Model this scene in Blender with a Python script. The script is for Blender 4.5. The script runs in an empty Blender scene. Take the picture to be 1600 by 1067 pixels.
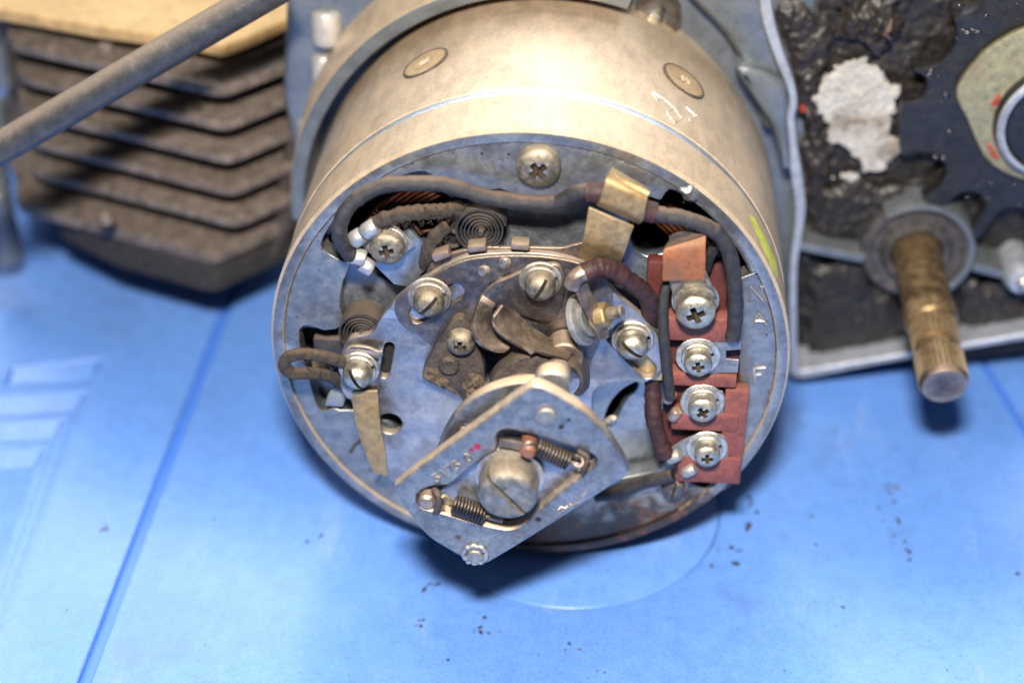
import bpy, bmesh, math, random
from mathutils import Vector, Matrix, Euler, noise
random.seed(7)
S = bpy.context.scene
COL = S.collection
U = 0.01                                    # everything below is written in centimetres
R_SHELL, ZT = 5.2, -5.4                     # dynamo radius, table height (dynamo axis = Y, front face at y = 0)

# ------------------------------------------------------------------ camera
F_PX = 2600.0
PITCH, YAW = math.radians(35.27), math.radians(4.18)
CAM = Vector((1.652, -26.95, 19.58))
cR = Vector((math.cos(YAW), math.sin(YAW), 0))
_h = Vector((-math.sin(YAW), math.cos(YAW), 0))
cF = _h * math.cos(PITCH) - Vector((0, 0, 1)) * math.sin(PITCH)
cU = _h * math.sin(PITCH) + Vector((0, 0, 1)) * math.cos(PITCH)
cam = bpy.data.cameras.new("camera")
cam.lens = F_PX / 1600 * 36
cam.sensor_width = 36
cam.clip_start, cam.clip_end = 0.01, 50
cam.dof.use_dof = True
cam.dof.focus_distance = 0.322
cam.dof.aperture_fstop = 7.5
co = bpy.data.objects.new("camera", cam)
COL.objects.link(co)
co.matrix_world = Matrix(((cR.x, cU.x, -cF.x, CAM.x * U), (cR.y, cU.y, -cF.y, CAM.y * U), (cR.z, cU.z, -cF.z, CAM.z * U), (0, 0, 0, 1)))
S.camera = co

# ------------------------------------------------------------------ light: camera flash, soft window light, dim room
W = bpy.data.worlds.new("World")
S.world = W
W.use_nodes = True
bg = W.node_tree.nodes["Background"]
bg.inputs[0].default_value = (0.78, 0.87, 1.0, 1)
bg.inputs[1].default_value = 0.105


def lamp(name, loc, target, size, size_y, watts, color):
    l = bpy.data.lights.new(name, 'AREA')
    l.shape = 'RECTANGLE'
    l.size, l.size_y, l.energy, l.color = size * U, size_y * U, watts, color
    o = bpy.data.objects.new(name, l)
    COL.objects.link(o)
    o.location = Vector(loc) * U
    o.rotation_euler = (Vector(target) - Vector(loc)).to_track_quat('-Z', 'Y').to_euler()
    return o


lamp("flash_lamp", (0.6, -26.0, 29.0), (1, 0, -1), 4.2, 2.4, 4.2, (1.0, 0.92, 0.82))
lamp("window_light", (0, 56, 68), (0, -6, -5), 140, 34, 10.5, (0.9, 0.95, 1.0))
S.view_settings.view_transform = 'Standard'
S.view_settings.look = 'None'
S.view_settings.exposure = 0.0
S.view_settings.gamma = 1.0


# ------------------------------------------------------------------ places in the scene (cm)
def ray(px, py):
    return cR * ((px - 800) / F_PX) + cU * ((533.5 - py) / F_PX) + cF


def P(px, py, Y):
    d = ray(px, py)
    return CAM + d * ((Y - CAM.y) / d.y)


def PZ(px, py, Z):
    d = ray(px, py)
    return CAM + d * ((Z - CAM.z) / d.z)


def PC(px, py, R):
    d = ray(px, py)
    a = d.x ** 2 + d.z ** 2
    b = CAM.x * d.x + CAM.z * d.z
    c = CAM.x ** 2 + CAM.z ** 2 - R * R
    return CAM + d * ((-b - math.sqrt(max(0, b * b - a * c))) / a)


# ------------------------------------------------------------------ materials
def make_mat(name, base, rough=0.45, metal=0.0, dirt=(0.05, 0.04, 0.03), dirt_amt=0.5, dust=0.0, dust_col=(0.50, 0.36, 0.22),
             scale=1.0, bump=0.15, fine=0.2, wear=0.0, wear_col=(0.75, 0.75, 0.76), var=0.18, coat=0.0, streak=None, spec=0.5, extra=None, dust_lo=0.38, grit=0.28, stain=0.0):
    m = bpy.data.materials.new(name)
    m.use_nodes = True
    nt = m.node_tree
    N, L = nt.nodes, nt.links
    b = N["Principled BSDF"]
    tc = N.new("ShaderNodeTexCoord")
    oi = N.new("ShaderNodeObjectInfo")
    mp = N.new("ShaderNodeMapping")
    mp.inputs["Scale"].default_value = (100, 100, 100) if not streak else tuple(100 * s for s in streak)
    off = N.new("ShaderNodeVectorMath"); off.operation = 'SCALE'
    cmb = N.new("ShaderNodeCombineXYZ")
    for i in range(3):
        L.new(oi.outputs["Random"], cmb.inputs[i])
    L.new(cmb.outputs[0], off.inputs[0]); off.inputs["Scale"].default_value = 37.0
    L.new(tc.outputs["Object"], mp.inputs[0]); L.new(off.outputs[0], mp.inputs["Location"])

    def nz(sc, det=6, ro=0.6, dist=0.0):
        n = N.new("ShaderNodeTexNoise")
        n.inputs["Scale"].default_value = sc * scale
        n.inputs["Detail"].default_value = det
        n.inputs["Roughness"].default_value = ro
        n.inputs["Distortion"].default_value = dist
        L.new(mp.outputs[0], n.inputs["Vector"])
        return n.outputs["Fac"]

    def ramp(src, a, c, v0=0.0, v1=1.0):
        r = N.new("ShaderNodeMapRange")
        r.interpolation_type = 'SMOOTHSTEP'
        r.inputs[1].default_value, r.inputs[2].default_value = a, c
        r.inputs[3].default_value, r.inputs[4].default_value = v0, v1
        L.new(src, r.inputs[0])
        return r.outputs[0]

    def math_(op, x, y):
        n = N.new("ShaderNodeMath"); n.operation = op; n.use_clamp = op in ('MULTIPLY', 'ADD')
        for i, v in enumerate((x, y)):
            if isinstance(v, (int, float)): n.inputs[i].default_value = v
            else: L.new(v, n.inputs[i])
        return n.outputs[0]

    def mix(fac, a, c):
        n = N.new("ShaderNodeMix"); n.data_type = 'RGBA'
        if isinstance(fac, (int, float)): n.inputs[0].default_value = fac
        else: L.new(fac, n.inputs[0])
        for i, v in ((6, a), (7, c)):
            if isinstance(v, tuple): n.inputs[i].default_value = (*v, 1)
            else: L.new(v, n.inputs[i])
        return n.outputs[2]
    big, mid, sm = nz(0.9, 5), nz(4.0, 8, 0.7), nz(22.0, 4, 0.7)
    lo = tuple(max(0, c * (1 - var * 1.6)) for c in base)
    hi = tuple(min(1, c * (1 + var)) for c in base)
    col = mix(ramp(mid, 0.3, 0.7), lo, hi)
    geo = N.new("ShaderNodeNewGeometry")
    rgh, met = rough, metal
    d1 = math_('MULTIPLY', ramp(math_('ADD', math_('MULTIPLY', big, 0.42), math_('MULTIPLY', mid, 0.58)), 0.44, 0.72), dirt_amt)
    d2 = math_('MULTIPLY', ramp(nz(13.0, 7, 0.8), 0.50, 0.78), dirt_amt * 0.55)
    dm = math_('MAXIMUM', d1, d2)
    if wear:
        w = math_('MULTIPLY', ramp(math_('ADD', geo.outputs["Pointiness"], math_('MULTIPLY', math_('SUBTRACT', mid, 0.5), 0.08)), 0.52, 0.60), wear)
        col = mix(w, col, wear_col)
        dm = math_('MULTIPLY', dm, math_('SUBTRACT', 1.0, w))
    grain = nz(70.0, 3, 0.7)
    g2 = N.new("ShaderNodeHueSaturation")
    L.new(ramp(grain, 0.25, 0.75, 1.0 - grit, 1.0 + grit), g2.inputs["Value"])
    if isinstance(col, tuple): g2.inputs["Color"].default_value = (*col, 1)
    else: L.new(col, g2.inputs["Color"])
    col = g2.outputs[0]
    if stain:
        st = math_('MULTIPLY', ramp(nz(0.55, 6, 0.65, 0.6), 0.46, 0.66), stain)
        col = mix(st, col, (0.10, 0.072, 0.050))
    col = mix(dm, col, dirt)
    metn = math_('MULTIPLY', math_('SUBTRACT', 1.0, dm), metal)
    rg = math_('ADD', rough, math_('ADD', math_('MULTIPLY', dm, 0.25), math_('MULTIPLY', math_('SUBTRACT', sm, 0.5), 0.25)))
    if dust:
        sx = N.new("ShaderNodeSeparateXYZ"); L.new(geo.outputs["Normal"], sx.inputs[0])
        up = math_('ADD', sx.outputs[2], math_('MULTIPLY', math_('SUBTRACT', mid, 0.5), 0.6))
        du = math_('MULTIPLY', ramp(up, dust_lo, dust_lo + 0.57), dust)
        dcol = mix(ramp(sm, 0.35, 0.65), tuple(c * 0.75 for c in dust_col), dust_col)
        col = mix(du, col, dcol)
        metn = math_('MULTIPLY', metn, math_('SUBTRACT', 1.0, du))
        rg = math_('ADD', rg, math_('MULTIPLY', du, 0.3))
    if extra:
        col, metn, rg = extra(N, L, tc, mix, ramp, math_, nz, col, metn, rg)
    if isinstance(col, tuple): b.inputs["Base Color"].default_value = (*col, 1)
    else: L.new(col, b.inputs["Base Color"])
    L.new(metn, b.inputs["Metallic"])
    L.new(rg, b.inputs["Roughness"])
    b.inputs["Specular IOR Level"].default_value = spec
    b.inputs["Coat Weight"].default_value = coat
    b.inputs["Coat Roughness"].default_value = 0.15
    if bump or fine:
        bm = N.new("ShaderNodeBump")
        bm.inputs["Strength"].default_value = 1.0
        bm.inputs["Distance"].default_value = 0.0004
        hsum = math_('ADD', math_('MULTIPLY', mid, bump), math_('MULTIPLY', sm, fine * 0.5))
        L.new(hsum, bm.inputs["Height"])
        L.new(bm.outputs[0], b.inputs["Normal"])
    return m


def mul_raw(N, L, a, k):
    n = N.new("ShaderNodeMath"); n.operation = 'MULTIPLY'
    L.new(a, n.inputs[0]); n.inputs[1].default_value = k
    return n.outputs[0]


def add_raw(N, L, a, b):
    n = N.new("ShaderNodeMath"); n.operation = 'ADD'
    L.new(a, n.inputs[0]); L.new(b, n.inputs[1])
    return n.outputs[0]


def rust_low(N, L, tc, mix, ramp, math_, nz, col, metn, rg):
    # rust and oil soaked into the lower front of the shell
    sx = N.new("ShaderNodeSeparateXYZ"); L.new(tc.outputs["Object"], sx.inputs[0])
    wob = N.new("ShaderNodeMath"); wob.operation = 'SUBTRACT'
    L.new(nz(1.6), wob.inputs[0]); wob.inputs[1].default_value = 0.5
    h = add_raw(N, L, add_raw(N, L, mul_raw(N, L, sx.outputs[2], -90.0 / 5.2), mul_raw(N, L, sx.outputs[0], 25.0 / 5.2)), mul_raw(N, L, wob.outputs[0], 0.45))
    f = ramp(h, 0.68, 0.80)
    c2 = mix(ramp(nz(3.0), 0.46, 0.66), (0.020, 0.015, 0.013), (0.13, 0.05, 0.024))
    return mix(f, col, c2), math_('MULTIPLY', metn, math_('SUBTRACT', 1.0, f)), rg


def shell_marks(N, L, tc, mix, ramp, math_, nz, col, metn, rg):
    # dark streaks and fine scratches running round the housing
    for sc, lo, hi, amt, c in (((60, 420, 60), 0.60, 0.74, 0.5, (0.16, 0.09, 0.045)), ((35, 900, 35), 0.62, 0.70, 0.4, (0.75, 0.66, 0.52))):
        mp = N.new("ShaderNodeMapping"); mp.inputs["Scale"].default_value = sc
        L.new(tc.outputs["Object"], mp.inputs[0])
        n = N.new("ShaderNodeTexNoise"); n.inputs["Scale"].default_value = 2.0; n.inputs["Detail"].default_value = 8; n.inputs["Roughness"].default_value = 0.7
        L.new(mp.outputs[0], n.inputs[0])
        col = mix(math_('MULTIPLY', math_('MULTIPLY', ramp(n.outputs[0], lo, hi), amt), ramp(nz(0.7), 0.38, 0.62)), col, c)
    col = mix(math_('MULTIPLY', ramp(nz(30.0, 3, 0.6), 0.66, 0.76), 0.6), col, (0.10, 0.06, 0.035))
    return rust_low(N, L, tc, mix, ramp, math_, nz, col, metn, rg)


def scuffs(N, L, tc, mix, ramp, math_, nz, col, metn, rg):
    mp = N.new("ShaderNodeMapping"); mp.inputs["Scale"].default_value = (30, 9, 30); mp.inputs["Rotation"].default_value = (0, 0, 0.5)
    L.new(tc.outputs["Object"], mp.inputs[0])
    n = N.new("ShaderNodeTexNoise"); n.inputs["Scale"].default_value = 3; n.inputs["Detail"].default_value = 9; n.inputs["Roughness"].default_value = 0.72
    L.new(mp.outputs[0], n.inputs[0])
    col = mix(math_('MULTIPLY', ramp(n.outputs[0], 0.58, 0.72), 0.22), col, (0.42, 0.52, 0.78))
    n2 = nz(0.35, 8, 0.75)
    col = mix(math_('MULTIPLY', ramp(n2, 0.54, 0.68), 0.32), col, (0.10, 0.13, 0.26))
    return col, metn, rg


M = {}
M['table'] = make_mat('blue_plastic', (0.125, 0.285, 0.735), rough=0.27, var=0.07, dirt=(0.10, 0.14, 0.3), dirt_amt=0.14, bump=0.04, fine=0.22, scale=0.6, extra=scuffs)
M['table_dark'] = make_mat('blue_plastic_deep', (0.07, 0.21, 0.72), rough=0.35, var=0.05, dirt_amt=0.1, bump=0.05, fine=0.08)
M['shell'] = make_mat('dusty_aluminium', (0.66, 0.52, 0.37), rough=0.31, metal=0.5, var=0.10, dirt=(0.27, 0.17, 0.09), dirt_amt=0.42, scale=0.9, bump=0.12, fine=0.25, extra=shell_marks, streak=(1.0, 0.45, 1.0), stain=0.22)
M['bare'] = make_mat('scraped_aluminium', (0.36, 0.40, 0.46), rough=0.36, metal=0.75, var=0.12, dirt=(0.15, 0.14, 0.13), dirt_amt=0.35, bump=0.2, fine=0.3)
M['face'] = make_mat('cast_end_plate', (0.275, 0.285, 0.285), rough=0.33, metal=0.84, var=0.16, dirt=(0.03, 0.03, 0.03), dirt_amt=0.34, bump=0.2, fine=0.4, wear=0.4, scale=1.15, extra=rust_low, stain=0.55, grit=0.36)
M['floor'] = make_mat('smooth_housing', (0.30, 0.335, 0.38), rough=0.34, metal=0.86, var=0.18, dirt=(0.03, 0.03, 0.03), dirt_amt=0.3, bump=0.12, fine=0.25, stain=0.2)
M['plate'] = make_mat('zinc_plate', (0.37, 0.37, 0.385), rough=0.29, metal=0.88, var=0.15, dirt=(0.045, 0.04, 0.04), dirt_amt=0.38, bump=0.08, fine=0.25, wear=0.45, dust=0.5, scale=1.2, stain=0.45, grit=0.32)
M['plate2'] = make_mat('worn_steel_plate', (0.175, 0.158, 0.158), rough=0.3, metal=0.88, var=0.24, dirt=(0.03, 0.022, 0.02), dirt_amt=0.45, bump=0.18, fine=0.4, wear=0.6, wear_col=(0.7, 0.6, 0.5), dust=0.5, scale=1.2, stain=0.5)
M['gov'] = make_mat('sintered_steel', (0.265, 0.272, 0.272), rough=0.32, metal=0.86, var=0.2, dirt=(0.03, 0.03, 0.034), dirt_amt=0.38, bump=0.14, fine=0.35, wear=0.7, wear_col=(0.66, 0.67, 0.7), dust=0.85, dust_col=(0.66, 0.47, 0.29), scale=1.3, stain=0.45, grit=0.4)
M['steel'] = make_mat('steel_screw', (0.29, 0.255, 0.19), rough=0.34, metal=0.85, var=0.32, dirt=(0.055, 0.04, 0.025), dirt_amt=0.8, bump=0.25, fine=0.5, wear=0.5, dust=0.35, scale=2.0)
M['zinc'] = make_mat('bright_screw', (0.50, 0.465, 0.365), rough=0.28, metal=0.9, var=0.24, dirt=(0.08, 0.065, 0.04), dirt_amt=0.65, bump=0.15, fine=0.4, wear=0.5, scale=2.0)
M['lug'] = make_mat('tinned_lug', (0.27, 0.285, 0.295), rough=0.48, metal=0.85, var=0.24, dirt=(0.06, 0.055, 0.05), dirt_amt=0.6, bump=0.25, fine=0.4, wear=0.5, dust=0.2)
M['brass'] = make_mat('brass_strip', (0.42, 0.285, 0.13), rough=0.40, metal=0.75, var=0.2, dirt=(0.12, 0.075, 0.03), dirt_amt=0.7, bump=0.15, fine=0.4, wear=0.35, wear_col=(0.8, 0.66, 0.42), dust=0.2, scale=1.6, stain=0.25)
M['bronze'] = make_mat('browned_steel', (0.19, 0.15, 0.13), rough=0.34, metal=0.85, var=0.28, dirt=(0.05, 0.035, 0.025), dirt_amt=0.55, bump=0.15, fine=0.35, wear=0.6, wear_col=(0.7, 0.54, 0.42), dust=0.35)
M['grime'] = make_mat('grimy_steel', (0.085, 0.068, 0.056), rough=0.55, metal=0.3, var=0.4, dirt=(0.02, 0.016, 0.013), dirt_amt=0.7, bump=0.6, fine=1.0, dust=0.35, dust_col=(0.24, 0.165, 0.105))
M['wire'] = make_mat('black_insulation', (0.022, 0.022, 0.026), rough=0.42, var=0.25, dirt=(0.11, 0.08, 0.06), dirt_amt=0.2, bump=0.5, fine=0.9, dust=0.75, dust_col=(0.24, 0.155, 0.10), scale=1.6, dust_lo=0.60, grit=0.6)
M['cloth'] = make_mat('braided_cotton', (0.050, 0.040, 0.034), rough=0.9, var=0.4, dirt=(0.015, 0.013, 0.012), dirt_amt=0.5, bump=0.9, fine=1.6, dust=0.6, dust_col=(0.20, 0.125, 0.08), scale=2.2, dust_lo=0.5)
M['sleeve'] = make_mat('varnished_sleeve', (0.035, 0.010, 0.011), rough=0.62, var=0.5, dirt=(0.022, 0.012, 0.010), dirt_amt=0.7, bump=1.2, fine=2.2, dust=0.2, dust_col=(0.17, 0.10, 0.07), scale=2.0, coat=0.0, dust_lo=0.6, grit=0.6)
M['bakelite'] = make_mat('red_bakelite', (0.205, 0.060, 0.046), rough=0.44, var=0.25, dirt=(0.05, 0.02, 0.016), dirt_amt=0.55, bump=0.7, fine=1.0, dust=0.35, dust_col=(0.30, 0.12, 0.085), grit=0.35)
M['bakelite_shaded'] = make_mat('shaded_bakelite', (0.085, 0.02, 0.016), rough=0.5, var=0.25, dirt=(0.03, 0.012, 0.01), dirt_amt=0.5, bump=0.2, fine=0.35)  # darker copy of the red bakelite, shade of the recesses painted in
M['orange'] = make_mat('fibre_tab', (0.25, 0.088, 0.032), rough=0.5, var=0.25, dirt=(0.08, 0.04, 0.02), dirt_amt=0.55, bump=0.25, fine=0.5, dust=0.3, dust_col=(0.5, 0.27, 0.14), scale=1.5, stain=0.6)
M['copper'] = make_mat('copper_winding', (0.085, 0.028, 0.013), rough=0.34, metal=0.7, var=0.3, dirt=(0.02, 0.01, 0.007), dirt_amt=0.8, bump=0.1, fine=0.3)
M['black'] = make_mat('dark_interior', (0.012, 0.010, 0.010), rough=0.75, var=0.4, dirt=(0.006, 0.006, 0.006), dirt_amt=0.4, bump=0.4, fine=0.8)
M['carbon'] = make_mat('brush_spring_steel', (0.06, 0.056, 0.054), rough=0.5, metal=0.5, var=0.2, dirt=(0.03, 0.03, 0.03), dirt_amt=0.4, bump=0.1, fine=0.3, dust=0.35, dust_col=(0.28, 0.2, 0.14))
M['fin'] = make_mat('sooty_cast_iron', (0.175, 0.140, 0.118), rough=0.62, metal=0.1, var=0.35, dirt=(0.055, 0.045, 0.038), dirt_amt=0.45, bump=0.9, fine=2.0, scale=0.9, grit=0.45, stain=0.4)
M['recess'] = make_mat('dark_recess', (0.07, 0.05, 0.035), rough=0.5, metal=0.5, var=0.4, dirt=(0.02, 0.015, 0.01), dirt_amt=0.5, bump=0.2, fine=0.4)
M['spring'] = make_mat('spring_steel', (0.065, 0.060, 0.064), rough=0.34, metal=0.8, var=0.25, dirt=(0.05, 0.035, 0.025), dirt_amt=0.4, bump=0.1, fine=0.3, dust=0.2)
M['armsteel'] = make_mat('arm_steel', (0.10, 0.085, 0.076), rough=0.38, metal=0.8, var=0.3, dirt=(0.03, 0.024, 0.02), dirt_amt=0.6, bump=0.2, fine=0.5, wear=0.8, wear_col=(0.72, 0.56, 0.44), dust=0.25, scale=1.3, stain=0.4)
M['dirtcake'] = make_mat('caked_brown_dirt', (0.10, 0.072, 0.05), rough=0.95, var=0.5, dirt=(0.03, 0.022, 0.016), dirt_amt=0.6, bump=1.5, fine=3.0, scale=2.0)
M['oil'] = make_mat('wet_oil', (0.012, 0.011, 0.012), rough=0.16, var=0.2, dirt_amt=0.0, bump=0, fine=0, coat=1.0)
M['mud'] = make_mat('dry_oily_mud', (0.022, 0.017, 0.014), rough=0.45, var=0.5, dirt=(0.012, 0.010, 0.009), dirt_amt=0.7, bump=1.4, fine=3.0, scale=1.3, grit=0.5)
M['polescrew'] = make_mat('tan_pole_screw', (0.55, 0.39, 0.22), rough=0.36, metal=0.5, var=0.15, dirt=(0.2, 0.12, 0.06), dirt_amt=0.5, bump=0.15, fine=0.3, wear=0.5)
M['flange_shade'] = make_mat('black_flange_shade', (0.025, 0.022, 0.022), rough=0.8, var=0.3, dirt_amt=0.3, bump=0.3, fine=0.4)  # near black puts the shade under the lowest fin into the colour
M['topplate'] = make_mat('tan_gasket_plate', (0.50, 0.33, 0.14), rough=0.5, metal=0.15, var=0.2, dirt=(0.2, 0.12, 0.05), dirt_amt=0.5, bump=0.2, fine=0.3, scale=0.8)
M['case'] = make_mat('crankcase_alloy', (0.19, 0.215, 0.235), rough=0.36, metal=0.6, var=0.15, dirt=(0.035, 0.03, 0.03), dirt_amt=0.55, bump=0.25, fine=0.3, scale=0.6)
M['gasket'] = make_mat('machined_joint', (0.40, 0.44, 0.51), rough=0.42, metal=0.5, var=0.18, dirt=(0.11, 0.1, 0.1), dirt_amt=0.6, bump=0.25, fine=0.3)
M['grease'] = make_mat('oily_grime', (0.014, 0.011, 0.0095), rough=0.5, var=0.5, dirt=(0.007, 0.006, 0.006), dirt_amt=0.6, bump=1.6, fine=3.4, scale=1.2, dust=0.22, dust_col=(0.075, 0.055, 0.042), coat=0.1)
M['oilsteel'] = make_mat('oiled_sprocket', (0.014, 0.0135, 0.014), rough=0.42, metal=0.1, var=0.4, dirt=(0.010, 0.009, 0.008), dirt_amt=0.6, bump=0.8, fine=3.2, coat=0.15, scale=1.3)
M['patch'] = make_mat('white_residue', (0.52, 0.52, 0.51), rough=0.6, var=0.22, dirt=(0.20, 0.135, 0.07), dirt_amt=1.0, bump=1.0, fine=1.4, scale=1.6, stain=0.7)
M['washer_ol'] = make_mat('olive_lock_washer', (0.30, 0.285, 0.18), rough=0.38, metal=0.35, var=0.3, dirt=(0.10, 0.045, 0.02), dirt_amt=0.95, bump=0.4, fine=0.5, scale=1.2)
M['redpaint'] = make_mat('red_paint', (0.34, 0.05, 0.025), rough=0.35, var=0.2, dirt=(0.15, 0.03, 0.02), dirt_amt=0.4, bump=0.3, fine=0.3)
M['crimson'] = make_mat('crimson_dot', (0.25, 0.008, 0.035), rough=0.3, var=0.2, dirt_amt=0.2)
M['green'] = make_mat('yellow_green_paint', (0.52, 0.56, 0.08), rough=0.5, var=0.2, dirt=(0.4, 0.33, 0.18), dirt_amt=0.7, bump=0.2, fine=0.3)
M['shaft'] = make_mat('bronzed_shaft', (0.36, 0.25, 0.13), rough=0.34, metal=0.85, var=0.3, dirt=(0.07, 0.045, 0.025), dirt_amt=0.7, bump=0.15, fine=0.4, wear=0.4, wear_col=(0.75, 0.6, 0.4))
M['tube'] = make_mat('black_tube_paint', (0.034, 0.036, 0.042), rough=0.34, var=0.2, dirt=(0.1, 0.085, 0.07), dirt_amt=0.12, bump=0.08, fine=0.2, dust=0.9, dust_col=(0.25, 0.20, 0.155))
M['whitepart'] = make_mat('pale_alloy', (0.36, 0.36, 0.35), rough=0.4, metal=0.3, var=0.12, dirt=(0.25, 0.2, 0.15), dirt_amt=0.6)
M['scratch'] = make_mat('stamped_bright', (0.80, 0.76, 0.68), rough=0.3, metal=0.6, var=0.1, dirt_amt=0.15, bump=0, fine=0.1)
M['dirtbit'] = make_mat('dirt_crumb', (0.035, 0.03, 0.035), rough=0.8, var=0.4, dirt_amt=0.2)
M['rustbit'] = make_mat('rust_crumb', (0.13, 0.075, 0.06), rough=0.8, var=0.4, dirt_amt=0.2)
M['rubber'] = make_mat('seal_rubber', (0.05, 0.047, 0.05), rough=0.45, var=0.3, dirt=(0.12, 0.1, 0.09), dirt_amt=0.5, bump=0.3, fine=0.5)

# ------------------------------------------------------------------ object helpers
WL = {}


def thing(name, label, cat, loc, group=None):
    o = bpy.data.objects.new(name, None)
    o.empty_display_size = 0.01
    COL.objects.link(o)
    o.location = Vector(loc) * U
    WL[o] = Vector(loc)
    o['label'], o['category'] = label, cat
    if group: o['group'] = group
    return o


def link(name, me, mat, parent=None, at=None, rot=None, label=None, kind=None):
    """mesh data in cm (engine coordinates unless at is given); becomes one object"""
    if not me.get('scaled'):
        me.transform(Matrix.Scale(U, 4))
        me['scaled'] = 1
    if mat is not None and not me.materials:
        me.materials.append(mat)
    o = bpy.data.objects.new(name, me)
    COL.objects.link(o)
    w = Vector(at) if at is not None else Vector((0, 0, 0))
    WL[o] = w
    if parent is not None:
        o.parent = parent
        o.location = (w - WL[parent]) * U
    else:
        o.location = w * U
    if rot is not None: o.rotation_euler = rot
    if label: o['label'] = label
    if kind: o['kind'] = kind
    return o


def finish(me, ang=35):
    me.validate()
    for p in me.polygons: p.use_smooth = True
    me.set_sharp_from_angle(angle=math.radians(ang))
    return me


def cat(pts, n=6, closed=True):
    pts = [Vector(p) for p in pts]
    out = []
    m = len(pts)
    for i in range(m if closed else m - 1):
        g = lambda k: pts[k % m] if closed else pts[max(0, min(m - 1, k))]
        a, b, c, d = g(i - 1), g(i), g(i + 1), g(i + 2)
        for j in range(n):
            t = j / n
            out.append(0.5 * ((2 * b) + (c - a) * t + (2 * a - 5 * b + 4 * c - d) * t * t + (3 * b - a - 3 * c + d) * t ** 3))
    if not closed: out.append(pts[-1].copy())
    return out


class MB:
    def __init__(s): s.v, s.f = [], []

    def add(s, v, f):
        k = len(s.v)
        s.v += [tuple(x) for x in v]
        s.f += [tuple(i + k for i in q) for q in f]
        return s

    def tube(s, pts, r, seg=10, closed=False, caps=True, flat=1.0):
        pts = [Vector(p) for p in pts]
        n = len(pts)
        rr = r if isinstance(r, (list, tuple)) else [r] * n
        v, f = [], []
        prev = None
        for i, p in enumerate(pts):
            t = (pts[(i + 1) % n] - pts[i - 1]) if closed else (pts[min(n - 1, i + 1)] - pts[max(0, i - 1)])
            t.normalize()
            if prev is None:
                a = Vector((0, 0, 1)) if abs(t.z) < 0.9 else Vector((1, 0, 0))
                nx = t.cross(a).normalized()
            else:
                nx = (prev - t * prev.dot(t)).normalized()
            prev = nx
            ny = t.cross(nx)
            for k in range(seg):
                a = 2 * math.pi * k / seg
                v.append(p + nx * (rr[i] * math.cos(a)) + ny * (rr[i] * flat * math.sin(a)))
        for i in range(n if closed else n - 1):
            for k in range(seg):
                a, b = i * seg + k, i * seg + (k + 1) % seg
                c, d = ((i + 1) % n) * seg + (k + 1) % seg, ((i + 1) % n) * seg + k
                f.append((a, b, c, d))
        if caps and not closed:
            f.append(tuple(range(seg - 1, -1, -1)))
            f.append(tuple((n - 1) * seg + k for k in range(seg)))
        return s.add(v, f)

    def lathe(s, prof, origin=(0, 0, 0), axis=(0, -1, 0), seg=48, a0=0.0, a1=2 * math.pi, ref=None):
        """prof: list of (radius, distance along axis)"""
        o, ax = Vector(origin), Vector(axis).normalized()
        e1 = Vector(ref) if ref else (Vector((1, 0, 0)) if abs(ax.x) < 0.9 else Vector((0, 0, 1)))
        e1 = (e1 - ax * e1.dot(ax)).normalized()
        e2 = ax.cross(e1)
        full = abs(a1 - a0 - 2 * math.pi) < 1e-6
        n = seg if full else seg + 1
        v, f = [], []
        for r, t in prof:
            for k in range(n):
                a = a0 + (a1 - a0) * k / seg
                v.append(o + ax * t + (e1 * math.cos(a) + e2 * math.sin(a)) * r)
        for i in range(len(prof) - 1):
            for k in range(seg):
                b = (k + 1) % n
                f.append((i * n + k, i * n + b, (i + 1) * n + b, (i + 1) * n + k))
        if full:
            if prof[0][0] > 1e-6: pass
        return s.add(v, f)

    def box(s, c, size, m=None):
        c = Vector(c)
        v = []
        for x in (-1, 1):
            for y in (-1, 1):
                for z in (-1, 1):
                    q = Vector((x * size[0] / 2, y * size[1] / 2, z * size[2] / 2))
                    v.append(c + (m @ q if m else q))
        return s.add(v, [(0, 1, 3, 2), (4, 6, 7, 5), (0, 4, 5, 1), (2, 3, 7, 6), (0, 2, 6, 4), (1, 5, 7, 3)])

    def mesh(s, ang=35, bevel=0.0, seg=2, merge=True):
        me = bpy.data.meshes.new('m')
        me.from_pydata(s.v, [], s.f)
        bm = bmesh.new()
        bm.from_mesh(me)
        if merge: bmesh.ops.remove_doubles(bm, verts=bm.verts, dist=1e-5)
        bmesh.ops.recalc_face_normals(bm, faces=bm.faces)
        if bevel:
            ed = [e for e in bm.edges if len(e.link_faces) == 2 and e.calc_face_angle(0) > 0.6]
            bmesh.ops.bevel(bm, geom=ed, offset=bevel, segments=seg, affect='EDGES', profile=0.5, clamp_overlap=True)
        bm.to_mesh(me)
        bm.free()
        return finish(me, ang)


def sheet2d(loops, thick, bevel=0.03, res=2):
    """2-D outline with holes -> solid, in (u, v, w), w from -thick to 0"""
    cu = bpy.data.curves.new('c', 'CURVE')
    cu.dimensions, cu.fill_mode = '2D', 'BOTH'
    bevel = min(bevel, thick * 0.45)
    cu.extrude = thick / 2 - bevel
    cu.bevel_depth, cu.bevel_resolution, cu.offset = bevel, res, -bevel
    for lp in loops:
        sp = cu.splines.new('POLY')
        sp.points.add(len(lp) - 1)
        for q, p in zip(sp.points, lp): q.co = (p[0], p[1], 0, 1)
        sp.use_cyclic_u = True
    ob = bpy.data.objects.new('c', cu)
    COL.objects.link(ob)
    dg = bpy.context.evaluated_depsgraph_get()
    me = bpy.data.meshes.new_from_object(ob.evaluated_get(dg))
    bpy.data.objects.remove(ob)
    bpy.data.curves.remove(cu)
    me.materials.clear()
    me.transform(Matrix.Translation((0, 0, -thick / 2)))
    bm = bmesh.new(); bm.from_mesh(me)
    bmesh.ops.remove_doubles(bm, verts=bm.verts, dist=1e-5)
    bm.to_mesh(me); bm.free()
    return me


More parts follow.
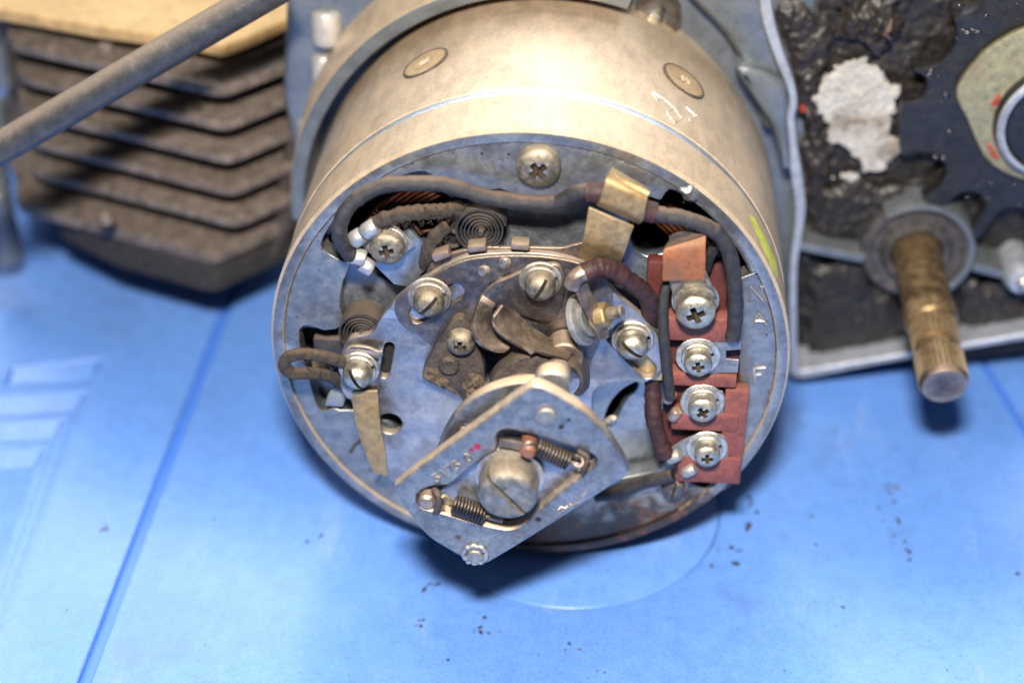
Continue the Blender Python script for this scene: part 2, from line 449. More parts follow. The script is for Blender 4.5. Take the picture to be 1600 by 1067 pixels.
FRONT = Matrix(((1, 0, 0, 0), (0, 0, -1, 0), (0, 1, 0, 0), (0, 0, 0, 1)))      # (u, v, w) -> (u, -w, v)


def circ(cx, cy, r, n=32, ry=None, rot=0):
    out = []
    for k in range(n):
        a = 2 * math.pi * k / n
        x, y = r * math.cos(a), (ry or r) * math.sin(a)
        out.append(Vector((cx + x * math.cos(rot) - y * math.sin(rot), cy + x * math.sin(rot) + y * math.cos(rot), 0)))
    return out


def pxloop(pts, Y, sm=5):
    q = [P(x, y, Y) for x, y in pts]
    q = [Vector((p.x, p.z, 0)) for p in q]
    return cat(q, sm) if sm > 1 else q


def plate(name, outer, Y, thick, mat, parent, holes=(), bevel=0.03, sm=5, at=None, kind=None, label=None):
    """sheet parallel to the dynamo face, front at y = Y; outlines given as loops or picture points"""
    conv = lambda l: l if isinstance(l[0], Vector) else pxloop(l, Y, sm)
    me = sheet2d([conv(outer)] + [conv(h) for h in holes], thick, bevel)
    me.transform(Matrix.Translation((0, Y, 0)) @ FRONT)
    return link(name, finish(me, 28), mat, parent, kind=kind, label=label)


def lump(poly3, normal, height, res, seed, edge=0.25, rough=1.0, wig=0.9):
    """uneven crust over a polygon lying on a plane"""
    poly3 = [Vector(p) for p in poly3]
    n = Vector(normal).normalized()
    e1 = (poly3[1] - poly3[0]); e1 = (e1 - n * e1.dot(n)).normalized()
    e2 = n.cross(e1)
    o = poly3[0]
    q = [((p - o).dot(e1), (p - o).dot(e2)) for p in poly3]

    def dist(x, y):
        ins, best = False, 1e9
        for i in range(len(q)):
            (x1, y1), (x2, y2) = q[i - 1], q[i]
            if (y1 > y) != (y2 > y) and x < (x2 - x1) * (y - y1) / (y2 - y1 + 1e-12) + x1: ins = not ins
            dx, dy = x2 - x1, y2 - y1
            t = max(0, min(1, ((x - x1) * dx + (y - y1) * dy) / (dx * dx + dy * dy + 1e-12)))
            best = min(best, math.hypot(x - x1 - t * dx, y - y1 - t * dy))
        return best if ins else -best
    x0, x1 = min(a for a, b in q) - edge, max(a for a, b in q) + edge
    y0, y1 = min(b for a, b in q) - edge, max(b for a, b in q) + edge
    nx, ny = int((x1 - x0) / res) + 1, int((y1 - y0) / res) + 1
    idx, v = {}, []
    for j in range(ny + 1):
        for i in range(nx + 1):
            x, y = x0 + i * res, y0 + j * res
            d = dist(x, y) + edge * wig * (noise.noise(Vector((x * 2.2 + seed, y * 2.2, seed))) + .5 * noise.noise(Vector((x * 6.5 + seed, y * 6.5, seed))))
            if d > -edge * 0.3:
                k = max(0.0, min(1.0, d / edge))
                k = k * k * (3 - 2 * k)
                w = Vector((x * 2.6, y * 2.6, seed * 3.1))
                hh = height * k * (0.55 + rough * (0.32 * noise.noise(w) + 0.34 * noise.noise(w * 2.9) + 0.30 * noise.noise(w * 6.7)))
                if d <= 0: hh = -0.05
                idx[i, j] = len(v)
                v.append(o + e1 * x + e2 * y + n * hh)
    f = []
    for j in range(ny):
        for i in range(nx):
            c = [(i, j), (i + 1, j), (i + 1, j + 1), (i, j + 1)]
            if all(k in idx for k in c): f.append(tuple(idx[k] for k in c))
    return v, f


# ------------------------------------------------------------------ screws
def bool_diff(a, b):
    oa, ob = bpy.data.objects.new('a', a), bpy.data.objects.new('b', b)
    COL.objects.link(oa); COL.objects.link(ob)
    md = oa.modifiers.new('d', 'BOOLEAN')
    md.operation, md.object, md.solver = 'DIFFERENCE', ob, 'EXACT'
    me = bpy.data.meshes.new_from_object(oa.evaluated_get(bpy.context.evaluated_depsgraph_get()))
    bpy.data.objects.remove(oa); bpy.data.objects.remove(ob)
    return me


SCREWS = {}


def screw_mesh(kind, r, h, dome):
    key = (kind, r, h, dome)
    if key in SCREWS: return SCREWS[key]
    side = h * (1 - dome)
    prof = [(0, -0.12), (r * 0.55, -0.12), (r * 0.55, 0), (r * 0.95, 0), (r, 0.03 * r), (r, side)]
    n = 7
    for i in range(1, n + 1):
        t = i / n * math.pi / 2
        prof.append((r * math.cos(t) ** 0.8 if i < n else 0.0, side + (h - side) * math.sin(t)))
    me = MB().lathe(prof, axis=(0, 0, 1), seg=40).mesh()
    d = h * 0.65
    c = MB()
    if kind == 'slot':
        c.box((0, 0, h), (3 * r, r * 0.24, d * 1.1))
    else:
        m = r * 0.155
        for ang in (0, math.pi / 2):
            R = Matrix.Rotation(ang, 3, 'Z')
            # tapered wings of the cross recess
            a = [Vector((x, y, z)) for z, wx in ((h + 0.1, 0.60), (h - d, 0.20)) for x, y in ((-wx * r, -m), (wx * r, -m), (wx * r, m * 1.0), (-wx * r, m))]
            c2 = MB().add([R @ p for p in a], [(0, 1, 2, 3), (7, 6, 5, 4), (0, 4, 5, 1), (1, 5, 6, 2), (2, 6, 7, 3), (3, 7, 4, 0)])
            me = bool_diff(me, c2.mesh())
    if kind == 'slot': me = bool_diff(me, c.mesh())
    me.materials.clear()
    SCREWS[key] = finish(me, 38)
    return me


def mark_recess(me, r, h, dome):
    # faces cut below the dome take a darker brown
    side = h * (1 - dome)
    k_ = U if me.get('scaled') else 1.0
    for f in me.polygons:
        c = f.center / k_
        rad = min(1.0, math.hypot(c.x, c.y) / r)
        surf = side + (h - side) * math.sqrt(max(0, 1 - rad ** 2.5))
        if c.z > -0.001 and rad < .985 and c.z < surf - 0.06 * h - .006: f.material_index = 1


def ring_mesh(r0, r1, t, seg=40, key=None, split=False, square=False):
    key = ('w', r0, r1, t, split, square)
    if key in SCREWS: return SCREWS[key]
    b = min(0.02, t * 0.3)
    if square:
        me = sheet2d([[Vector((sx * r1, sy * r1, 0)) for sx, sy in ((-1, -1), (1, -1), (1, 1), (-1, 1))]], t, b)
        me.transform(Matrix.Translation((0, 0, t)))
        SCREWS[key] = finish(me, 30)
        return me
    prof = [(r0, 0), (r1 - b, 0), (r1, b), (r1, t - b), (r1 - b, t), (r0, t)]
    a1 = 2 * math.pi if not split else 2 * math.pi - 0.22
    SCREWS[key] = MB().lathe(prof, axis=(0, 0, 1), seg=seg, a1=a1).mesh()
    return SCREWS[key]


F3 = FRONT.to_3x3()


def turn(a, tilt=(0, 0)):
    return (F3 @ Matrix.Rotation(math.radians(tilt[0]), 3, 'X') @ Matrix.Rotation(math.radians(tilt[1]), 3, 'Y') @ Matrix.Rotation(math.radians(a), 3, 'Z')).to_euler()


def screw(parent, px, py, Y, r, h, kind='cross', ang=0, mat='steel', washers=(), dome=0.55, name='screw', label=None, tilt=(0, 0)):
    """px, py: middle of the head in the picture; Y: plane the washers sit on"""
    tw = sum(w[1] for w in washers)
    q = P(px, py, Y - tw - h * 0.8)
    me = screw_mesh(kind, r, h, dome)
    if not me.materials:
        me.materials.append(M[mat]); me.materials.append(M['recess'])
        mark_recess(me, r, h, dome)
    o = link(name, me, M[mat], parent, at=(q.x, Y - tw, q.z), rot=turn(ang, tilt), label=label)
    y = Y
    for w in washers:
        me = ring_mesh(r * 0.4, w[0], w[1], split=len(w) > 2 and w[2] == 'split', square=len(w) > 2 and w[2] == 'square')
        wo = link('washer', me, M[w[3] if len(w) > 3 else mat], None)
        wo.parent = o
        wo.rotation_euler = (0, 0, math.radians((w[4] if len(w) > 4 else 30) - ang))
        wo.location = (0, 0, -(y - (Y - tw)) * -U) if False else (0, 0, (Y - tw - y) * U)
        y -= w[1]
    return o


# ------------------------------------------------------------------ tabletop
def hsheet(name, loops, z, thick, mat, parent=None, bevel=0.05, **k):
    me = sheet2d(loops, thick, bevel)
    me.transform(Matrix.Translation((0, 0, z)))
    return link(name, finish(me, 28), mat, parent, **k)


table = MB().box((0, 5, ZT - 0.56), (240, 200, 0.8))
table = link('tabletop', table.mesh(), M['table_dark'], kind='structure', label='blue plastic top that the engine lies on')
WL[table] = Vector((0, 0, 0))
sxa = PZ(130, 1067, ZT); sxb = PZ(357, 470, ZT)          # groove on the left
rxa = PZ(1640, 735, ZT); rxb = PZ(1530, 552, ZT)         # groove on the right


def along(a, b, y):
    t = (y - a.y) / (b.y - a.y)
    return a.x + (b.x - a.x) * t


gw = 0.13
yn, yf = -30, 60
c3 = [PZ(730, 903, ZT), PZ(945, 946, ZT), PZ(1100, 868, ZT)]
(ax, ay), (bx, by), (cx_, cy_) = [(p.x, p.y) for p in c3]
d_ = 2 * (ax * (by - cy_) + bx * (cy_ - ay) + cx_ * (ay - by))
ux = ((ax * ax + ay * ay) * (by - cy_) + (bx * bx + by * by) * (cy_ - ay) + (cx_ * cx_ + cy_ * cy_) * (ay - by)) / d_
uy = ((ax * ax + ay * ay) * (cx_ - bx) + (bx * bx + by * by) * (ax - cx_) + (cx_ * cx_ + cy_ * cy_) * (bx - ax)) / d_
rr_ = math.hypot(ax - ux, ay - uy)
mid = [Vector((along(sxa, sxb, yn) + gw, yn, 0)), Vector((along(rxa, rxb, yn) - .1, yn, 0)), Vector((along(rxa, rxb, yf) - .1, yf, 0)), Vector((along(sxa, sxb, yf) + gw, yf, 0))]
hsheet('panel', [mid, circ(ux, uy, rr_, 96)], ZT, 0.155, M['table'], table, bevel=0.065)
hsheet('round_inset', [circ(ux, uy, rr_ - 0.012, 96)], ZT - 0.025, 0.13, M['table'], table, bevel=0.035)
right = [Vector((along(rxa, rxb, yn) + .1, yn, 0)), Vector((110, yn, 0)), Vector((110, yf, 0)), Vector((along(rxa, rxb, yf) + .1, yf, 0))]
hsheet('panel', [right], ZT - 0.04, 0.115, M['table'], table, bevel=0.05)
left = [Vector((along(sxa, sxb, yn) - gw, yn, 0)), Vector((along(sxa, sxb, yf) - gw, yf, 0)), Vector((-110, yf, 0)), Vector((-110, yn, 0))]
# slots moulded into the left panel
slots = []
slot_rows = [((20, 574), (158, 560), (141, 592), (8, 598)), ((-40, 622), (136, 612), (112, 640), (-40, 650)), ((-60, 663), (100, 655), (80, 683), (-60, 690)), ((-80, 708), (70, 700), (48, 728), (-80, 735))]
for q in slot_rows:
    slots.append([PZ(x, y, ZT) for x, y in q])
hsheet('panel', [left] + [[Vector((p.x, p.y, 0)) for p in s] for s in slots], ZT, 0.155, M['table'], table, bevel=0.065)
for s in slots:
    c = sum(s, Vector()) / 4
    me = MB()
    a, b, cc, d = [p + (c - p) * 0.04 for p in s]
    dn = Vector((0, 0, -0.135))
    up = Vector((0, 0, -0.02))
    me.add([a + up, b + up, cc + dn, d + dn, a + Vector((0, 0, -.6)), b + Vector((0, 0, -.6)), cc + Vector((0, 0, -.6)), d + Vector((0, 0, -.6))],
           [(0, 1, 2, 3), (4, 7, 6, 5), (0, 4, 5, 1), (1, 5, 6, 2), (2, 6, 7, 3), (3, 7, 4, 0)])
    link('slot_floor', me.mesh(), M['table'], table)

# crumbs and smears of dirt lying on the plastic
crumb = {'dirtbit': MB(), 'rustbit': MB()}


def bit(px, py, r, kind='dirtbit', stretch=1.0, ang=0.0):
    p = PZ(px, py, ZT + 0.01)
    n = random.randint(6, 9)
    base = [p + Vector((math.cos(ang) * r * stretch * math.cos(2 * math.pi * k / n) * random.uniform(.5, 1.2) - math.sin(ang) * r * math.sin(2 * math.pi * k / n),
                        math.sin(ang) * r * stretch * math.cos(2 * math.pi * k / n) + math.cos(ang) * r * math.sin(2 * math.pi * k / n) * random.uniform(.5, 1.2), 0)) for k in range(n)]
    top = [p + (b - p) * 0.6 + Vector((0, 0, r * random.uniform(.06, .16))) for b in base]
    crumb[kind].add(base + top, [(k, (k + 1) % n, n + (k + 1) % n, n + k) for k in range(n)] + [tuple(range(n, 2 * n))])


def trail(pts, n, r, kind='dirtbit'):
    for _ in range(int(n * .65)):
        i = random.randrange(len(pts) - 1)
        t = random.random()
        x = pts[i][0] + (pts[i + 1][0] - pts[i][0]) * t + random.gauss(0, 5)
        y = pts[i][1] + (pts[i + 1][1] - pts[i][1]) * t + random.gauss(0, 4)
        bit(x, y, r * random.uniform(.35, 1.0), kind, random.uniform(1, 2.2), random.uniform(0, 3.1))


trail([(1165, 838), (1180, 800), (1172, 775)], 14, 0.07)
trail([(1148, 885), (1155, 862), (1152, 855)], 9, 0.07)
trail([(1360, 750), (1392, 766), (1410, 748)], 9, 0.05)
trail([(1392, 766), (1405, 820), (1425, 872)], 14, 0.055)
trail([(1365, 790), (1385, 815), (1396, 850)], 9, 0.05)
trail([(495, 848), (505, 835), (470, 852)], 8, 0.05)
trail([(735, 985), (785, 985)], 12, 0.05)
trail([(655, 980), (660, 968)], 7, 0.05)
trail([(655, 925), (690, 912)], 7, 0.05)
trail([(150, 838), (165, 820)], 9, 0.05, 'rustbit')
trail([(1380, 757), (1400, 765)], 7, 0.055, 'rustbit')
trail([(880, 1020), (930, 1003)], 7, 0.03, 'rustbit')
trail([(1100, 850), (1120, 860)], 5, 0.04, 'rustbit')
for x, y, r in ((1112, 883, .05), (757, 964, .06), (700, 1030, .04), (890, 1005, .05), (1268, 806, .05), (1318, 948, .05), (1400, 700, .05), (1590, 896, .06), (335, 810, .04), (105, 952, .03),
                (945, 1050, .03), (1500, 715, .05), (1305, 672, .05), (1275, 850, .04)):
    bit(x, y, r)
for _ in range(260):
    x = random.uniform(300, 1600)
    bit(x, random.uniform(640, 1060), random.uniform(.004, .012), 'dirtbit' if random.random() < .7 else 'rustbit', random.uniform(1, 3), random.uniform(0, 3))
for _ in range(60):
    bit(random.uniform(150, 1600), random.uniform(650, 1060), random.uniform(.008, .022))
link('dirt', crumb['dirtbit'].mesh(60), M['dirtbit'], kind='stuff', label='dark crumbs of dirt on the blue plastic')
link('rust_dirt', crumb['rustbit'].mesh(60), M['rustbit'], kind='stuff', label='rusty brown flakes on the blue plastic')

# ------------------------------------------------------------------ engine cylinder with its fins
cyl = thing('engine_cylinder', 'sooty brown finned engine cylinder beneath the black tube', 'engine cylinder', (-8, 9, ZT))
YF = 6.8
stack = [(337, 361), (361, 312), (361, 263), (354, 213), (361, 159)]
zc = [P(x, y, YF).z for x, y in stack]
x_c = sum(P(x, y, YF).x for x, y in stack) / 5
step = (zc[4] - zc[0]) / 4
z0 = zc[0]
core = MB().lathe([(0, -3.6), (2.9, -3.6), (2.9, 2.6), (0, 2.6)], origin=(x_c - 2.6, 12.6, z0 + step * 2), axis=(0, 0, 1), seg=40)
link('barrel', core.mesh(), M['fin'], cyl)


def fin_outline(o, grow=0.0, xr=2.2, yl=1.75, cut=2.3):
    # front corner o, front edge runs to the left and away, chamfer runs to the right and away
    a = Vector((o.x, o.y, 0))
    g = grow
    pts = [(-0.55, 0.24), (-.30, .14), (-.08, .09), (.10, .11), (.26, .22), (.45, .42), (xr - .3, cut - .25), (xr, cut), (xr + .2, cut + .4), (xr + .3, 9.5), (-7.6, 9.9), (-7.9, 7.0), (-5.9 - g, yl + 1.6), (-5.65 - g, yl + .75), (-5.45 - g, yl + .42), (-5.1 - g, yl + .2), (-2.6, yl * .58)]
    return [a + Vector((x, y, 0)) for x, y in pts]


for k in range(6):
    if k == 0:
        pt = P(331, 413, YF - .1); c = Vector((pt.x, pt.y, 0)); c0 = c; zz = z0 - step * 1.02
    else:
        c = Vector((x_c + random.uniform(-.03, .03), YF, 0)); zz = z0 + step * (k - 1)
    me = sheet2d([fin_outline(c, grow=0.1 * (k % 2))], 0.26 if k else 0.36, 0.06)
    me.transform(Matrix.Translation((0, 0, zz + 0.30)))
    link('fin', finish(me, 28), M['fin'], cyl)
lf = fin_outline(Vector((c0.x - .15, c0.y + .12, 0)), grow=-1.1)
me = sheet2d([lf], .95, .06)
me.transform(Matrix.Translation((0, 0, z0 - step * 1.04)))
link('base_flange', finish(me, 28), M['flange_shade'], cyl)
# small cast spacers between the fins
for px, py, k in ((165, 78, 4), (165, 340, 0), (172, 392, 0)):
    if py > 380: continue
    q = PZ(px, py, z0 + step * k + 0.3)
    link('spacer_lug', MB().lathe([(0, -.1), (.22, -.1), (.2, .12), (.12, .2), (0, .22)], origin=(q.x, q.y, q.z), axis=(0, 0, 1), seg=16).mesh(), M['fin'], cyl)
# tan top plate
ztop = z0 + step * 5.0 + 0.15
tp = [PZ(x, y, ztop) for x, y in ((-60, 8), (0, 15), (150, 42), (300, 62), (345, 72), (400, 52), (490, 10), (560, -60), (480, -140), (-60, -160))]
me = sheet2d([[Vector((p.x, p.y, 0)) for p in tp]], 0.32, 0.07)
me.transform(Matrix.Translation((0, 0, ztop)))
link('top_plate', finish(me, 28), M['topplate'], cyl)
zl = z0 - step * .8
for px, py in ((20, 350), (14, 375)):
    pass
q = P(12, 352, 9.5)
link('stud_foot', MB().lathe([(0, -1.0), (.42, -1.0), (.42, 1.0), (.3, 1.15), (0, 1.15)], origin=(q.x - .2, q.y, q.z), axis=(0, 0, 1), seg=18).mesh(), M['case'], cyl)
for x, y in ((0, 100), (-4, 190), (-6, 260)):
    q = P(x, y, 10.5)
    link('stud', MB().lathe([(0, -.6), (.3, -.6), (.3, .6), (0, .6)], origin=q, axis=(0, 0, 1), seg=14).mesh(), M['case'], cyl)

# ------------------------------------------------------------------ black tube in front of the fins
a, b = P(-90, 284, 2.6), P(450, -28, 4.4)
tube = MB()
dv = (b - a)
pts = [a + dv * (i / 10) for i in range(11)]
tube.tube(pts, 0.345, 28)
tb = link('black_tube', tube.mesh(), M['tube'])
tb['label'] = 'slim black painted tube slanting across the finned cylinder'
tb['category'] = 'tube'

# ------------------------------------------------------------------ crankcase
case = thing('crankcase', 'grey alloy crankcase half with greasy open chain side', 'crankcase', (8, 7, ZT))
YC = 6.4


def ribbon(pts, w, Y, thick, mat, name, bevel=.05, closed=False):
    p = cat([P(x, y, Y) for x, y in pts], 5, closed)
    n = len(p)
    L, R = [], []
    for i in range(n):
        t = (p[min(n - 1, i + 1)] - p[max(0, i - 1)])
        nn = Vector((-t.z, 0, t.x)).normalized()
        ww = w if not callable(w) else w(i / n)
        L.append(p[i] + nn * ww / 2); R.append(p[i] - nn * ww / 2)
    lp = [Vector((q.x, q.z, 0)) for q in L + R[::-1]]
    return plate(name, lp, Y, thick, mat, case, bevel=bevel, sm=1)


rim = [(1192, -40), (1196, 5), (1202, 38), (1215, 80), (1233, 128), (1240, 160), (1235, 186), (1238, 230), (1247, 290), (1251, 330), (1246, 375), (1240, 420), (1239, 500), (1240, 560), (1244, 584), (1275, 582), (1330, 572), (1420, 556), (1520, 540), (1660, 516)]
ribbon(rim, lambda t: 0.215 + .04 * math.sin(t * 19), YC, 1.6, M['gasket'], 'joint_rim')
ribbon([(1244, 384), (1270, 390), (1310, 398), (1352, 406)], .22, YC + .1, 1.3, M['case'], 'rib')
ribbon([(1520, 418), (1545, 424), (1575, 432), (1590, 436)], .24, YC + .05, 1.3, M['case'], 'rib')
# floor of the greasy chamber
poly = [(1190, -60), (1700, -60), (1700, 510), (1246, 578), (1236, 430), (1246, 330), (1232, 190)]
v, f = lump([P(x, y, YC + 1.05) for x, y in poly], (0, -1, 0), 0.14, 0.065, 3.3, edge=.25)
link('greasy_floor', MB().add(v, f).mesh(60), M['grease'], case)
# the outer skirt behind the joint face
skirt = [(1194, -60), (1236, 150), (1236, 190), (1248, 310), (1240, 420), (1240, 592), (1420, 564), (1660, 524), (1700, -60)]
plate('case_body', skirt, YC + 1.15, 6, M['case'], case, bevel=.2, sm=1)
plate('foot_shadow_edge', [(1236, 560), (1238, 606), (1420, 582), (1660, 545), (1660, 515), (1420, 556)], YC + 1.7, 5, M['grime'], case, bevel=.2, sm=1).name = 'foot_shade_strip'  # dark strip standing in for the shade under the case
# smooth alloy behind the dynamo, with the hollow round it
v = [(-5.6, -3.6), (6.05, -4.2), (6.1, 1.5), (5.9, 4.5), (5.4, 8.6), (-5.4, 8.6), (-6.2, 2.0)]
plate('mounting_wall', [Vector((x, z, 0)) for x, z in v], 7.2, 5, M['case'], case, bevel=.3, sm=1)
plate('shoulder', [(1060, -30), (1188, -30), (1205, 60), (1226, 130), (1228, 190), (1195, 205), (1180, 150), (1135, 60)], 6.5, 1.0, M['case'], case, bevel=.22)
plate('shoulder', [(1150, 110), (1222, 130), (1232, 200), (1236, 262), (1222, 262), (1204, 200)], 6.15, 1.0, M['case'], case, bevel=.18)
# cast collar round the back of the dynamo, on the cylinder side
col = MB()
A0, A1 = math.radians(72), math.radians(182)
col.lathe([(5.74, 5.42), (5.80, 5.52), (6.0, 8.2), (5.46, 8.2), (5.44, 5.5)], origin=(0, 0, 0), axis=(0, 1, 0), ref=(1, 0, 0), seg=60, a0=-A1, a1=-A0)
link('collar', col.mesh(), M['shell'], case)
link('collar_edge', MB().lathe([(5.44, 5.5), (5.48, 5.42), (5.70, 5.38), (5.76, 5.44)], axis=(0, 1, 0), seg=60, a0=-A1, a1=-A0, ref=(1, 0, 0)).mesh(), M['case'], case)
# pale bosses between the cylinder and the dynamo
for x, y, r, hh in ((510, 45, .33, .42), (506, 112, .27, .42), (482, 215, .24, .5)):
    q = P(x, y, 7.2)
    link('boss', MB().lathe([(0, -hh), (r, -hh), (r * 1.1, hh), (0, hh)], origin=q, axis=(0, 0.25, 1), seg=28).mesh(50, bevel=.13, seg=3), M['whitepart'], case)
plate('cylinder_joint', [(455, 60), (540, -40), (600, -60), (560, 100), (500, 250), (470, 330), (440, 390), (420, 400), (430, 300), (452, 180)], 8.2, 2.0, M['grime'], case, bevel=.2)
# bolt heads seen behind the dynamo
q = P(1022, 22, 7.0)
link('bolt_head', MB().lathe([(0, .28), (.12, .26), (.2, .16), (.22, 0), (.22, -.2)], origin=q, axis=(0, -1, 0), seg=24).mesh(), M['zinc'], case)
link('bolt_well', MB().lathe([(.22, .02), (.42, .02), (.46, .1), (.52, .1), (.52, -.3)], origin=(q.x + .08, q.y, q.z - .03), axis=(0, -1, 0), seg=28).mesh(), M['grime'], case)
q = P(1596, 434, YC)
link('screw_boss', MB().lathe([(0, .3), (.30, .3), (.36, .22), (.42, .0), (.42, -1.2)], origin=(q.x, YC + .1, q.z), axis=(0, -1, 0), seg=28).mesh(), M['gasket'], case)
link('bolt_head', MB().lathe([(0, .2), (.12, .2), (.2, .12), (.2, 0)], origin=(q.x + .05, YC - .2, q.z), axis=(0, -1, 0), seg=20).mesh(), M['zinc'], case)
# white residue, and the lumps of grime round it
poly = [(1284, 125), (1306, 116), (1328, 92), (1350, 89), (1369, 103), (1390, 125), (1408, 141), (1400, 162), (1391, 175), (1394, 200), (1381, 215), (1422, 216), (1406, 238), (1388, 250), (1375, 266), (1350, 269), (1347, 250), (1319, 238), (1316, 225), (1300, 225), (1294, 188), (1281, 160)]
v, f = lump([P(x, y, YC + .62) for x, y in poly], (0, -1, 0), 0.08, 0.025, 9.1, edge=.07, rough=1.2, wig=3.6)
link('white_residue', MB().add(v, f).mesh(60), M['patch'], case, label='crusty whitish residue patch')
v, f = lump([P(x, y, YC + .62) for x, y in ((1305, 280), (1312, 268), (1330, 266), (1345, 276), (1330, 285))], (0, -1, 0), 0.10, 0.03, 2.1, edge=.05, rough=1.3, wig=2.5)
link('white_residue', MB().add(v, f).mesh(60), M['patch'], case)
v, f = lump([P(x, y, YC + .6) for x, y in ((1300, 20), (1330, -10), (1390, 0), (1410, 30), (1395, 60), (1375, 80), (1330, 62), (1308, 45))], (0, -1, 0), 0.30, 0.045, 5.5, edge=.3, rough=.9)
link('grime_lump', MB().add(v, f).mesh(60), M['mud'], case)
link('rust_flake', MB().tube([P(1393, 30, YC - .1), P(1390, 45, YC - .15), P(1382, 53, YC - .1), P(1392, 62, YC)], [.03, .07, .06, .02], 6).mesh(60), M['rustbit'], case)
link('paint_fleck', MB().tube([P(1252, 166, YC + .3), P(1256, 174, YC + .3)], .07, 8).mesh(), M['redpaint'], case)
v, f = lump([P(x, y, YC + .7) for x, y in ((1258, 410), (1345, 415), (1400, 470), (1430, 520), (1400, 545), (1260, 570))], (0, -1, 0), 0.17, 0.05, 7.7, edge=.3, rough=.9)
link('grime_lump', MB().add(v, f).mesh(60), M['grease'], case)
v, f = lump([P(x, y, YC + .7) for x, y in ((1500, 450), (1540, 440), (1600, 470), (1690, 470), (1690, 505), (1500, 535))], (0, -1, 0), 0.17, 0.05, 4.2, edge=.3, rough=.9)
link('grime_lump', MB().add(v, f).mesh(60), M['grease'], case)
v, f = lump([P(x, y, YC + .65) for x, y in ((1210, 10), (1262, 5), (1295, 60), (1290, 110), (1275, 150), (1290, 220), (1300, 270), (1262, 330), (1256, 250), (1246, 170), (1232, 90))], (0, -1, 0), 0.20, 0.045, 8.4, edge=.25, rough=.8)
link('grime_lump', MB().add(v, f).mesh(60), M['mud'], case)
v, f = lump([P(x, y, YC + .7) for x, y in ((1270, 290), (1330, 290), (1420, 300), (1480, 340), (1440, 370), (1360, 390), (1270, 375))], (0, -1, 0), 0.17, 0.05, 1.4, edge=.3, rough=.9)
link('grime_lump', MB().add(v, f).mesh(60), M['grease'], case)

# ------------------------------------------------------------------ sprocket
spc = P(1650, 190, YC)
spr = thing('chain_sprocket', 'dark oily sprocket with round tooth gaps and olive lock washer', 'sprocket', (spc.x, YC, spc.z))
seats = []
for x, y, rpx in ((1440, 59, 48), (1422, 137, 24), (1440, 272, 35), (1512, 324, 26), (1580, 352, 30), (1500, -20, 40), (1660, 372, 32), (1740, 350, 32), (1600, -60, 40)):
    c = P(x, y, YC + .15)
    seats.append((c.x - spc.x, c.z - spc.z, rpx / 64.0))
tooth = []
for k in range(900):
    a = 2 * math.pi * k / 900
    dx, dz, r = math.cos(a), math.sin(a), 3.35
    for sx_, sz_, sr in seats:
        b_ = sx_ * dx + sz_ * dz
        disc = b_ * b_ - (sx_ * sx_ + sz_ * sz_ - sr * sr)
        if b_ > 0 and disc > 0: r = min(r, b_ - math.sqrt(disc))
    tooth.append(Vector((spc.x + r * dx, spc.z + r * dz, 0)))
plate('tooth_plate', tooth, YC + .15, .45, M['oilsteel'], spr, bevel=.03, sm=1)
dr = MB()


def drop(px, py, Y, r):
    q = P(px, py, Y)
    dr.lathe([(r, 0), (r * .8, r * .3), (r * .45, r * .48), (0, r * .55)], origin=q, axis=(0, -1, 0), seg=8)


for _ in range(110):
    x, y = random.uniform(1440, 1600), random.uniform(-5, 330)
    if (x - 1650) ** 2 + (y - 190) ** 2 < 205 ** 2 and not (x > 1500 and 60 < y < 280): drop(x, y, YC + .15, random.choice((.02, .03, .05)))
for x, y in ((1500, 10), (1528, 52), (1520, 48), (1512, 54), (1505, 50), (1480, 152), (1452, 120), (1478, 150), (1475, 248), (1462, 246), (1455, 113), (1484, 207)):
    drop(x, y, YC + .15, .085)
link('glint_drops', dr.mesh(60), M['oil'], spr, kind='stuff')  # drops added to catch small glints of the flash
lw = [(1495, 153), (1503, 125), (1537, 84), (1569, 62), (1602, 46), (1660, 40), (1720, 60), (1790, 120), (1800, 200), (1760, 260), (1690, 300), (1640, 296), (1602, 282), (1569, 270), (1537, 244), (1512, 187)]
hub = P(1650, 190, YC - .1)
plate('lock_washer', lw, YC - .1, .18, M['washer_ol'], spr, bevel=.04, sm=2)
nut = [(0, .22), (1.05, .22), (1.12, .28), (1.22, .28), (1.32, .20), (1.36, 0), (1.36, -.1)]
link('ring_nut', MB().lathe(nut, origin=(hub.x, YC - .1, hub.z), axis=(0, -1, 0), seg=64).mesh(), M['oilsteel'], spr)
link('nut_rim', MB().lathe([(1.14, .285), (1.22, .30), (1.30, .225)], origin=(hub.x, YC - .1, hub.z), axis=(0, -1, 0), seg=64).mesh(), M['gasket'], spr)
for pts in (((1545, 162), (1558, 146), (1567, 142), (1563, 160), (1553, 172)), ((1538, 225), (1548, 222), (1558, 240), (1562, 252), (1550, 246))):
    v, f = lump([P(x, y, YC - .1) for x, y in pts], (0, -1, 0), .05, .025, 1.9, edge=.05)
    link('paint_mark', MB().add(v, f).mesh(60), M['redpaint'], spr)

# ------------------------------------------------------------------ splined kick shaft
s0, s1 = P(1434, 402, YC), P(1476, 604, 2.2)
s1 = Vector((s0.x + (s1.x - s0.x), s1.y, s1.z))
sh = thing('splined_shaft', 'bronze coloured splined shaft sticking out of the crankcase', 'shaft', s0)
axis = (s1 - s0).normalized()
Ls = (s1 - s0).length
link('shaft_body', MB().lathe([(.56, -.6), (.56, Ls * .42), (.60, Ls * .44), (.60, Ls * .52), (.55, Ls * .54), (.50, Ls * .56)], origin=s0, axis=axis, seg=40).mesh(), M['shaft'], sh)


